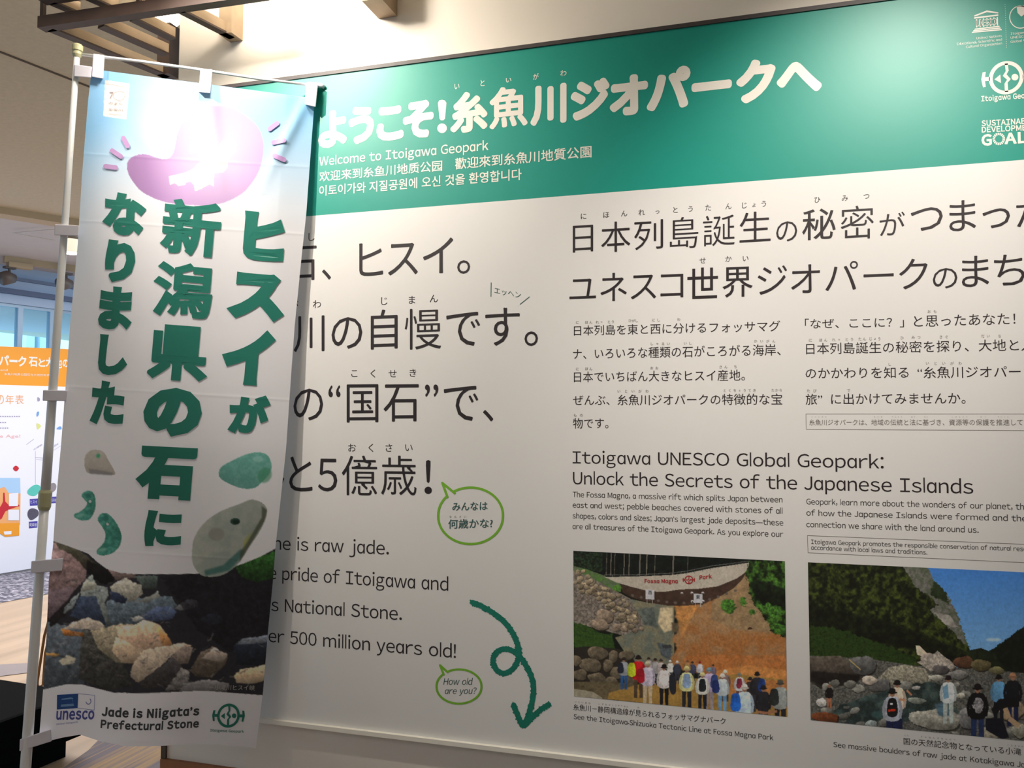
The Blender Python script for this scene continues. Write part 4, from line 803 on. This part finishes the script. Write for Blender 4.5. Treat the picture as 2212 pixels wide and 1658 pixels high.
sc = dp(118, 1312, dd)+sd*.5+FWD*.12; sc[2] = dp(118, 1312, dd)[2]+.012
MB().box(tuple(sc+RT*.03), (.38, .38, .03), -YAW*-1).build('seat', M['cream'], st, bevel=.008)
bc = sc+RT*.03+FWD*.19; MB().box((bc[0], bc[1], sc[2]+.28), (.36, .025, .28), YAW*-1*-1).build('backrest', M['cream'], st, bevel=.008)
for k_ in (-1, 1): p_ = bc+RT*.15*k_; MB().tube([np.array([p_[0], p_[1], sc[2]-.01]), np.array([p_[0], p_[1], sc[2]+.2])], .008, 8).build('back_post', M['brass'], st)
# grey plinth at the foot of the exhibit wall and its corner strip
zf = Z(450, 1645)
struct(wbox(XL-.005, XL+.012, D+.012, D+.165, 0, zb).build('trim_5', M['joint']))

zbs = Z(345, 1641); struct(wbox(XL-.004, XR, D+.008, D+.17, 0, zbs).build('baseboard_front', mat('baseboard_wood', (150, 96, 58), .5, noise=.12, scale=20)))

# ================================================================== BANNER
LE = np.array([(198, 149), (190, 221), (177, 380), (168, 525), (152, 694), (142, 830), (132.6, 951), (120.6, 1086), (114.6, 1177), (105.5, 1252), (100, 1380), (93, 1489), (84, 1594)], float)
RE = np.array([(680, 212), (674, 290), (661.4, 463), (651.8, 551), (636.5, 704), (629, 807), (618, 968), (607.8, 1063.7), (594.8, 1185), (589, 1260), (578, 1372), (568.3, 1491.6), (553, 1614.6)], float)
def edge(E, y): return np.interp(y, E[:, 1], E[:, 0])
def wdep(x, y): return (WP(x, y)-O) @ FWD
def bdepth(x, y):
    xr_ = edge(RE, y); xl_ = edge(LE, y); s = (x-xl_)/(xr_-xl_); t = (y-150)/1450
    dr = wdep(xr_+8, y)-(.014+.064*np.clip(t, 0, 1)); d = dr*(.95+.05*s)
    d = d-.008*(1-np.cos(s*7+t*2))*np.clip(t, 0, 1)*np.clip(1-(s-.8)/.2, 0, 1)+.020*np.sin(s*9.5+.6)*np.clip((t-.72)/.28, 0, 1)**1.5*np.clip(1.25-s, 0, 1)
    d = d-.007*np.exp(-((x-455-(y-200)*.12)/14)**2)*np.clip(1-(y-180)/260, 0, 1)*(y > 150)-.004*(1+np.sin(s*16))*np.clip(1-t*2.2, 0, 1)*np.clip((1-s)*8, 0, 1)
    u = (x-640)+(y-260)*.55; d = d-.006*np.exp(-(u/16)**2)*np.clip((700-x)/60, 0, 1)*np.clip((x-560)/60, 0, 1)*(y < 420)
    for yc in (345, 490, 850, 1200): d = d-.0004*np.exp(-((y-yc-(x-400)*.06)/3.0)**2)
    return d
def S_ban(x, y, l=0.0): return at_depth(x, y, bdepth(np.asarray(x, float), np.asarray(y, float))-l)
ban = thing('nobori_banner', 'tall blue-white fabric banner with green lettering on a white pole', 'banner', tuple(S_ban(np.float64(55), np.float64(1658))))
# cloth painting
cv = Canvas(60, 130, 710, 1640, (226, 226, 234), (0, 0, 1))
yy, xx = np.mgrid[0:cv.h, 0:cv.w].astype(float); xx += cv.x0; yy += cv.y0
g = np.clip((yy-150-(xx-200)*.1)/330, 0, 1); g = g*g*(3-2*g); g = np.maximum(g, .75*np.exp(-(((xx-400)/130)**2+((yy-300)/110)**2)))
g = np.maximum(g, np.clip((150-xx+200-(yy-200)*.085)/200*0, 0, 1))
lf = np.exp(-((xx-(190-.09*(yy-200)))/60)**2)*.35*np.clip(1-(yy-300)/500, 0, 1); g = np.clip(g-lf, 0, 1)
cv.A = np.array((132, 184, 226.))*(1-g[..., None])+np.array((230, 230, 237.))*g[..., None]
cv.T = (180, 160, 4.144)
mg = [(390, 830), (400, 780), (440, 740), (510, 718), (580, 722), (650, 745), (730, 762), (780, 740), (810, 690), (828, 600), (845, 520), (880, 450), (940, 380), (1020, 320), (1110, 288), (1210, 283), (1310, 300), (1400, 340), (1490, 400), (1560, 470), (1600, 560), (1615, 660), (1600, 770), (1570, 870), (1510, 970), (1430, 1060), (1330, 1120), (1220, 1160), (1100, 1178), (980, 1172), (860, 1165), (760, 1150), (670, 1125), (590, 1090), (510, 1040), (450, 970), (408, 900)]
B4 = cv.A.copy(); cv.poly(mg, (255, 0, 0), smooth=True); msk = (cv.A[..., 0] == 255) & (cv.A[..., 1] == 0); cv.A = B4
r_ = np.hypot((xx-468)/110, (yy-345)/115); q_ = np.clip(r_, 0, 1.4)/1.4; tail = np.clip((400-xx)/110, 0, 1)
cm = np.array((226, 204, 234.))*(1-q_[..., None])+np.array((184, 142, 200.))*q_[..., None]; cm = cm*(1-.16*tail[..., None])
cv.A[msk] = cm[msk]
cv.poly([(765, 915), (900, 885), (980, 850), (1060, 770), (1100, 700), (1180, 690), (1250, 590), (1330, 560), (1370, 620), (1360, 690), (1290, 760), (1290, 830), (1250, 880), (1170, 885), (1165, 1005), (1130, 985), (1080, 1010), (1060, 1025), (1000, 1048), (990, 990), (960, 960), (920, 970), (910, 990), (850, 1000), (820, 975), (775, 990)], (240, 238, 222))
cv.poly([(950, 700), (950, 640), (1020, 580), (1050, 590), (1020, 660), (1050, 690), (970, 710)], (240, 238, 226))
cv.poly([(195, 52), (413, 88), (385, 405), (180, 375)], (226, 220, 218))
# stones
cv.T = (120, 780, 3.454)
cv.poly([(215, 760), (225, 700), (270, 662), (350, 670), (390, 730), (440, 820), (430, 848), (330, 840), (250, 835), (225, 810)], (184, 180, 172), smooth=True, noise=.05, shade=(0, -.6, .25)); cv.poly([(245, 800), (330, 810), (430, 830), (420, 850), (330, 845), (255, 838)], (128, 126, 130), soft=3, alpha=.7); cv.ell(318, 705, 16, 16, (80, 168, 126), soft=2)
for sc_, ox, oy in ((1, 0, 0), (1.38, 0, 0)):
    if sc_ == 1: P_ = [(200, 985), (240, 965), (280, 980), (300, 1040), (290, 1120), (250, 1180), (190, 1185), (145, 1165), (140, 1140), (175, 1125), (215, 1095), (235, 1060), (215, 1030), (197, 1010)]; hi = (235, 1010, 258, 1045); h2 = (185, 1150)
    else: P_ = [(318, 1160), (350, 1132), (395, 1140), (450, 1200), (488, 1280), (485, 1360), (440, 1420), (370, 1447), (315, 1440), (305, 1415), (330, 1385), (365, 1340), (370, 1280), (345, 1230), (320, 1195)]; hi = (370, 1180, 388, 1215); h2 = (350, 1405)
    cv.poly(P_, (66, 138, 124), smooth=True, noise=.14, shade=(-.3, .0, .35), col2=(84, 160, 146)); cv.poly([(a+10, b+6) for a, b in P_[:1]]+[(hi[0]-20, hi[1]-20), (hi[0]+20, hi[1]-26), (hi[0]+34, hi[1]+6), (hi[0], hi[1]+14)], (40, 96, 90), soft=3, alpha=.5)
    cv.ell(hi[2], hi[3], 17, 17, (60, 120, 110)); cv.ell(hi[2], hi[3], 11, 11, (196, 206, 204)); cv.ell(h2[0], h2[1], 34, 13, (140, 196, 180), rot=-.2, soft=3, alpha=.7)
cv.poly([(1218, 830), (1240, 785), (1320, 740), (1420, 695), (1510, 678), (1580, 700), (1612, 770), (1600, 830), (1540, 900), (1480, 945), (1380, 945), (1270, 900), (1225, 865)], (116, 180, 170), smooth=True, noise=.06, col2=(96, 158, 148), shade=(0, -.7, .25)); cv.ell(1560, 850, 50, 60, (66, 140, 104), soft=5, alpha=.6, rot=.6); cv.ell(1510, 730, 40, 22, (160, 210, 204), soft=4, alpha=.6)
big = [(1018, 1420), (1030, 1330), (1080, 1240), (1150, 1170), (1250, 1110), (1370, 1065), (1460, 1032), (1540, 1055), (1578, 1110), (1560, 1190), (1510, 1290), (1440, 1390), (1370, 1500), (1290, 1570), (1210, 1603), (1100, 1600), (1045, 1550), (1020, 1490)]
# river photograph of the lower part (drawn before the big stone)
st_T = cv.T
L_ = [(60, 1155), (115, 1168), (150, 1180), (190, 1195), (210, 1213), (230, 1228), (260, 1237), (300, 1240), (360, 1240), (430, 1238), (480, 1232), (530, 1215), (560, 1203), (590, 1187), (640, 1160), (640, 1505), (567, 1501), (440, 1491), (370, 1494), (300, 1497), (245, 1495), (205, 1485), (175, 1477), (140, 1478), (92, 1489), (60, 1500)]
cv.T = (0, 0, 1); base = cv.A.copy(); cv.poly(L_, (255, 0, 255)); pm = (cv.A[..., 1] == 0) & (cv.A[..., 0] == 255); cv.A = base.copy()
cv.A[pm] = (34, 34, 40); cv.T = (80, 1140, 4.096)
def Rk(P_, col, sh=(-.2, -1, .7), **kw): kk = dict(noise=.22, smooth=False, shade=sh, rough=3, soft=1); kk.update(kw); cv.poly(P_, col, **kk)
Rk([(60, 820), (420, 900), (420, 1450), (40, 1450)], (74, 82, 90), smooth=False); Rk([(620, 640), (1180, 600), (1250, 700), (900, 900), (560, 900)], (76, 88, 98), noise=.3)
Rk([(100, 120), (240, 150), (360, 260), (440, 360), (430, 450), (360, 520), (100, 820), (80, 500)], (124, 104, 104)); Rk([(100, 540), (330, 520), (250, 680), (110, 800)], (98, 84, 90), soft=2); Rk([(100, 810), (380, 520), (420, 560), (330, 700), (120, 880)], (30, 28, 32), soft=2)
Rk([(150, 110), (360, 190), (520, 310), (560, 370), (520, 420), (430, 360), (300, 230), (200, 190)], (64, 62, 52)); Rk([(440, 280), (640, 370), (690, 460), (600, 500), (500, 440), (440, 400)], (18, 18, 20)); Rk([(600, 340), (860, 390), (880, 440), (700, 460)], (110, 94, 92)); Rk([(860, 420), (1070, 420), (1060, 540), (940, 540)], (64, 74, 72))
Rk([(380, 560), (430, 450), (490, 410), (520, 500), (620, 520), (630, 600), (600, 660), (640, 800), (640, 870), (540, 720), (400, 640)], (116, 124, 122)); Rk([(380, 600), (520, 600), (600, 820), (600, 870), (450, 820), (290, 780)], (48, 58, 76)); Rk([(390, 550), (440, 450), (520, 490), (530, 530), (420, 560)], (158, 160, 148)); Rk([(230, 720), (330, 600), (380, 570), (320, 700), (240, 760)], (120, 130, 132))
Rk([(650, 520), (720, 470), (790, 435), (840, 480), (920, 500), (940, 580), (870, 640), (780, 650), (660, 600)], (150, 148, 138)); Rk([(640, 560), (720, 570), (800, 630), (780, 670), (660, 640)], (38, 46, 66)); Rk([(880, 650), (1000, 600), (1070, 560), (1090, 610), (960, 660)], (128, 132, 128), noise=.15)
Rk([(1210, 710), (1290, 650), (1380, 625), (1430, 650), (1420, 700), (1300, 730)], (120, 122, 128)); Rk([(940, 760), (1060, 700), (1160, 690), (1240, 730), (1200, 800), (1080, 825), (960, 810)], (72, 84, 112)); Rk([(830, 790), (900, 770), (950, 800), (860, 830)], (160, 160, 156)); Rk([(1440, 820), (1500, 760), (1600, 760), (1660, 830), (1540, 870)], (54, 62, 82)); Rk([(1100, 440), (2130, 300), (2080, 960), (1700, 1100), (1420, 900)], (20, 20, 26), noise=.5, shade=(0, 0, 0), alpha=.75, soft=4)
Rk([(1750, 330), (2140, 190), (2110, 440), (1950, 480), (1800, 430)], (32, 66, 28), noise=.4, shade=(0, -1, .8))
Rk([(400, 900), (700, 930), (760, 1200), (850, 1390), (620, 1440), (370, 1330), (380, 1100)], (54, 54, 52), noise=.4); Rk([(220, 900), (330, 830), (450, 790), (560, 830), (700, 960), (620, 1000), (480, 900), (330, 890)], (150, 140, 128)); Rk([(210, 890), (420, 930), (400, 960), (240, 950)], (150, 96, 50), soft=1)
Rk([(470, 900), (600, 880), (720, 850), (850, 850), (880, 1200), (700, 1190), (540, 1060)], (128, 120, 102)); Rk([(700, 870), (860, 860), (950, 812), (1080, 850), (1140, 930), (1200, 1030), (1080, 1080), (900, 1100), (720, 980)], (186, 158, 134), noise=.12); Rk([(700, 960), (900, 1060), (960, 1080), (900, 1200), (750, 1190), (660, 1080)], (176, 156, 132), noise=.12)
Rk([(1060, 860), (1160, 960), (1200, 1020), (1120, 1050), (1080, 960)], (190, 140, 92), soft=1, noise=.1); Rk([(840, 1220), (940, 1080), (1160, 1040), (1290, 1010), (1370, 1040), (1210, 1110), (1100, 1220), (890, 1370), (820, 1300)], (158, 146, 130), noise=.14); Rk([(1180, 1150), (1300, 1030), (1380, 1060), (1340, 1200), (1220, 1210)], (124, 112, 104))
Rk([(900, 1370), (1100, 1230), (1200, 1140), (1300, 1240), (1180, 1400), (950, 1420)], (56, 54, 56)); Rk([(1350, 1260), (1450, 1100), (1560, 1050), (1690, 1130), (1660, 1210), (1540, 1330), (1400, 1310)], (84, 76, 68)); Rk([(1450, 1150), (1570, 1060), (1690, 1120), (1640, 1190), (1500, 1160)], (158, 146, 136), noise=.1)
Rk([(1130, 1440), (1280, 1230), (1350, 1270), (1330, 1420)], (140, 136, 132), noise=.35, alpha=.7); Rk([(1740, 1040), (1800, 980), (2060, 950), (2060, 1220), (1760, 1200)], (30, 36, 48)); Rk([(1760, 1030), (1810, 980), (2060, 945), (2050, 1010), (1850, 1030)], (112, 120, 134)); Rk([(1740, 1310), (1800, 1250), (2030, 1210), (2010, 1350), (1900, 1380), (1770, 1370)], (186, 166, 138), noise=.08)
Rk([(190, 1180), (270, 1120), (340, 1150), (330, 1190), (230, 1215)], (168, 162, 144), noise=.06, shade=(0, 0, 0)); Rk([(80, 1110), (190, 1105), (190, 1130), (80, 1135)], (168, 126, 70), smooth=False); Rk([(1300, 1370), (1500, 1340), (1700, 1370), (1680, 1450), (1250, 1450)], (112, 110, 112), noise=.15)
gr = RNG.random(pm.shape)-.5; rg2 = random.Random(9)
for i in range(170):
    x = rg2.uniform(110, 2020); y = rg2.uniform(420, 1430); t_ = rg2.uniform(-1, .6); l_ = rg2.uniform(20, 90); b_ = rg2.choice(((28, 28, 32), (120, 120, 118), (60, 64, 70), (150, 144, 134)))
    if x > 1150 and y < 950: continue
    cv.stroke([(x, y), (x+l_*math.cos(t_), y+l_*math.sin(t_))], rg2.uniform(4, 14), b_, alpha=.4, rough=4, soft=1)
cv.A *= (1+.12*cv.N[8]+.10*cv.N[3]+.05*gr)[..., None]
cv.A = cv.A*1.22+6
keep = ~pm; cv.A[keep] = base[keep]
cv.T = (120, 780, 3.454)
cv.poly(big, (172, 178, 170), smooth=True, noise=.08, cell=24, col2=(146, 156, 150), shade=(-.6, -.2, .25)); cv.poly([(1120, 1600), (1300, 1560), (1420, 1420), (1380, 1400), (1250, 1520), (1110, 1560)], (52, 104, 100), soft=7, alpha=.75, noise=.1); cv.poly([(1540, 1080), (1578, 1110), (1560, 1190), (1440, 1390), (1370, 1500), (1380, 1420), (1470, 1280), (1540, 1160)], (74, 80, 66), soft=4, alpha=.8); cv.poly([(1400, 1340), (1470, 1260), (1440, 1340), (1400, 1400)], (160, 160, 70), soft=3, alpha=.5); cv.ell(1340, 1194, 37, 26, (44, 76, 66)); cv.ell(1346, 1198, 26, 16, (20, 44, 38), soft=1); cv.ell(1200, 1290, 60, 50, (128, 124, 116), soft=6, alpha=.5)
# cloth mesh
ns, nt_ = 300, 880
S_, T_ = np.meshgrid(np.linspace(0, 1, ns), np.linspace(0, 1, nt_))
yL = 149+T_*(1594-149); yR = 212+T_*(1614.6-212); X = edge(LE, yL)*(1-S_)+edge(RE, yR)*S_; Y = yL*(1-S_)+yR*S_
wv = np.interp(S_, [0, .05, .11, .19, .28, .4, .55, .67, .82, 1], [4, 4, -4, -12, 0, 9, 5, 0, -4, 0]); Y = Y+wv*np.clip((T_-.86)/.14, 0, 1)
X = X+.0*T_
PF = S_ban(X.ravel(), Y.ravel()); Cc = cv.sample(X.ravel(), Y.ravel(), 1.06)
ii = np.arange(ns*nt_).reshape(nt_, ns); qf = np.stack([ii[:-1, :-1], ii[1:, :-1], ii[1:, 1:], ii[:-1, 1:]], -1).reshape(-1, 4)
M['cloth'] = attr_mat('banner_cloth', .48, .4, .15)
cl = link_mesh('cloth', PF, qf, M['cloth'], ban, cols=Cc, smooth=True)
LN = .0016
def bink(name, m, fn, lift=LN): k = Ink(S_ban, lift); fn(k); return k.build(name, m, cl)
def _dashes(k):
    f = cropt(180, 160, 4.144)
    for p in ([[(a_[0]+(b_[0]-a_[0])*t_/5, a_[1]+(b_[1]-a_[1])*t_/5) for t_ in range(6)] for a_, b_ in ([(1668, 490), (1735, 440)], [(1702, 612), (1795, 592)], [(1712, 731), (1797, 766)], [(358, 572), (396, 643)], [(257, 684), (336, 737)], [(198, 824), (290, 836)])]): k.line(f(p), 10)
M['mauve'] = mat('mauve_print', (186, 148, 200), .42); bink('glow_dashes', M['mauve'], _dashes, .003)['kind'] = 'stuff'
def _st(k):
    f = cropt(180, 160, 4.144); (a, b), = f([(320, 192)]); k.ring(a, b, 13, 10.5, .8, 40); k.glyph('7', a-21, a-12, b-8, b+6, None)
    k.glyph('のまち', 235, 264, 220, 227, None, .08, -.08); k.glyph('糸魚川', 234, 265, 233, 241, None, .08, -.08); k.line(f([(225, 85), (380, 118)]), .6); k.line(f([(225, 352), (340, 368)]), .6)
bink('sticker_lettering', M['stone'], _st)
GB = [('ヒ', 524.5, 615.7, 454.5, 564.6, .058), ('ス', 489, 613.7, 586, 695.8, .055), ('イ', 479.4, 596, 712.8, 832.7, .055), ('が', 491, 584.7, 853.8, 935, .045), ('新', 344.7, 478, 429, 556.5, .028), ('潟', 330, 458.6, 563.4, 688.8, .024), ('県', 317.3, 447.7, 700, 824, .036), ('の', 309.6, 436, 837.3, 942.7, .055), ('石', 292.3, 427.5, 961.8, 1081, .05), ('に', 311.7, 392.7, 1100.8, 1179, .05),
      ('な', 220.5, 316.5, 415, 508.4, .045), ('り', 227, 292, 516.5, 609, .05), ('ま', 211.7, 285.6, 618.3, 712, .042), ('し', 211.7, 274.8, 721, 809.8, .045), ('た', 193.3, 269, 821.4, 916, .045)]
for ch, a, b, c_, d, r0 in GB: bink('character', M['bgreen'], lambda k: k.glyph(ch, a, b, c_, d, (0, r0+(.007 if ch in '新潟県' else .017), 'miter'), .1-.09*(c_-420)/1000, -.085))
def curved(k, st, xl, xr, base, h, style, ref=.70):
    V, Fc = latin(st, style) if st.isascii() or '’' in st else styled(st, style); x0, x1 = V[:, 0].min(), V[:, 0].max(); X = xl+(V[:, 0]-x0)/(x1-x0)*(xr-xl); Y = np.interp(X, [p[0] for p in base], [p[1] for p in base])-V[:, 1]/ref*h; k.raw(X-(Y-base[0][1])*.07, Y, Fc)
bs = [(215, 1544), (250, 1547), (300, 1549), (340, 1549), (390, 1545), (432, 1543)]
def _en(k): curved(k, 'Jade is Niigata’s', 219, 430, bs, 16.5, (0, .05, 'miter')); curved(k, 'Prefectural Stone', 217, 429, [(a, b+26.5) for a, b in bs], 15.5, (0, .045, 'miter'))
bink('lettering', M['bgrey'], _en)
bink('logo_lettering', M['violet'], lambda k: (curved(k, 'unesco', 121, 203, [(115, 1553), (205, 1552)], 22, (0, .035, 'round')), curved(k, 'Global Geopark', 121.4, 168, [(115, 1566), (170, 1560)], 3.5, None)))
bink('logo_blue_field', M['navy'], lambda k: k.poly([(123.3, 1500), (168.8, 1497.5), (167.5, 1528.7), (122.7, 1532)]))
def _ou(k): k.line([(168.8, 1497.5), (204.5, 1501), (203.5, 1533), (167.5, 1528.7)], .8, False); k.ring(191, 1514, 6, 7, 1.4, 20, -1, 3)
bink('logo_outline', M['violet'], _ou)
def _tp(k):
    k.poly([(133, 1509), (145, 1503), (158, 1507), (158, 1509), (133, 1511)]); 
    for i in range(6): k.poly([(135+i*4, 1512-i*.3), (137+i*4, 1512-i*.3), (137+i*4, 1520-i*.3), (135+i*4, 1520-i*.3)])
    k.poly([(132, 1521), (159, 1519), (160, 1524), (131, 1526)])
bink('logo_temple', M['pale'], _tp, LN+.0008)
def _gl(k): geologo(k, 493.5, 1545, 24.5, 26, .02, -.07); curved(k, 'Itoigawa Geopark', 453.6, 526.9, [(450, 1579), (530, 1582)], 5, (0, .02, 'miter'))
bink('geopark_logo', M['bgreen'], _gl)
M['capt'] = mat('caption_pale', (176, 174, 172), .5); bink('photo_caption', M['capt'], lambda k: curved(k, '－小滝川ヒスイ峡', 452, 550, [(450, 1488), (552, 1490)], 10.5, None, .82))
# ribbons: white loops around the pole and the crossbar
def px_prism(name, pts, d0, d1, m, parent, bevel=0.0):
    return MB().hexa([dp(x, y, d0(x, y)) for x, y in pts]+[dp(x, y, d1(x, y)) for x, y in pts]).build(name, m, parent, bevel=bevel)
fd = lambda x, y: bdepth(np.float64(max(x, 150)), np.float64(y))-.016; bd = lambda x, y: bdepth(np.float64(max(x, 150)), np.float64(y))+.016
fs = lambda x, y: bdepth(np.float64(max(x, edge(LE, np.float64(y)))), np.float64(y))-.02; bsd = lambda x, y: fs(x, y)+.04
TB = [[(198.5, 166), (223, 170), (226, 119), (201, 116)], [(429, 199), (454, 201), (459, 150), (433, 148)], [(659, 226), (682, 231), (687, 183), (661, 177)]]
for t_ in TB: px_prism('top_loop', t_, fd, bd, M['tab'], ban, .002)
for t_ in ([(160, 165), (197, 168), (199, 144), (160, 139)], [(117, 508), (169, 510), (171, 487), (118, 484)], [(92, 865), (143, 866), (146, 843), (93, 842)], [(66, 1238), (134, 1232), (137, 1205), (68, 1211)], [(42, 1622), (112, 1600), (110, 1574), (43, 1596)]): px_prism('side_loop', t_, fs, bsd, M['tab'], ban, .002)
# pole, coupling, crossbar, foot
pd = lambda y: float(bdepth(edge(LE, np.float64(max(y, 150))), np.float64(y)))-.005
_p0, _p1 = pd(150), pd(1590)
def pd(y): return _p0+(_p1-_p0)*(y-150)/1440
def pp(y): return dp(165-.0725*(y-140), y, pd(y))
def prd(w_, y): return w_/2/F*pd(y)
seg = [(102, 12), (400, 13.5), (720, 17), (960, 19), (1062, 20)]
MB().tube([pp(y) for y, w_ in seg], [prd(w_, y) for y, w_ in seg], 20).build('upper_pole', M['pole'], ban, smooth=True)
seg = [(1090, 19), (1300, 20), (1658, 22)]; low = [pp(y) for y, w_ in seg]; foot = low[-1]+(low[-1]-low[0])/np.linalg.norm(low[-1]-low[0])*.55; foot = foot*1.0
tt = (0.09-low[-1][2])/(low[-1][2]-low[0][2]); foot = low[-1]+(low[-1]-low[0])*tt
MB().tube(low+[foot], [prd(w_, y) for y, w_ in seg]+[prd(22, 1658)], 20).build('lower_pole', M['pole'], ban, smooth=True)
MB().tube([pp(1058), pp(1064), pp(1094), pp(1101)], [prd(22, 1060), prd(27, 1060), prd(26, 1060), prd(21, 1100)], 20).build('coupling', M['olive'], ban, smooth=False)
MB().tube([pp(96), pp(99), pp(110), pp(112), pp(118), pp(124)], [prd(16, 100), prd(22, 100), prd(22, 100), prd(18, 100), prd(20, 100), prd(14, 100)], 20).build('pole_cap', M['olive'], ban, smooth=False)
cb = [(172, 117), (300, 132), (430, 150), (560, 170), (690, 186)]
MB().tube([dp(x, y, bdepth(np.float64(x), np.float64(y))) for x, y in cb], [.0042]*4+[.004], 12).build('crossbar', M['pole'], ban, smooth=True)
MB().tube([dp(x, y, bdepth(np.float64(x), np.float64(y))) for x, y in ((664, 182), (695, 185), (701, 189))], [.0075, .0075, .005], 12).build('crossbar_tip', M['tab'], ban, smooth=True)
MB().box((foot[0], foot[1], .05), (.36, .36, .10), .3).build('foot_weight', M['pole'], ban, bevel=.03)
MB().tube([np.array([foot[0], foot[1], .09]), np.array([foot[0], foot[1], .2])], [.03, .022], 18).build('foot_socket', M['pole'], ban)
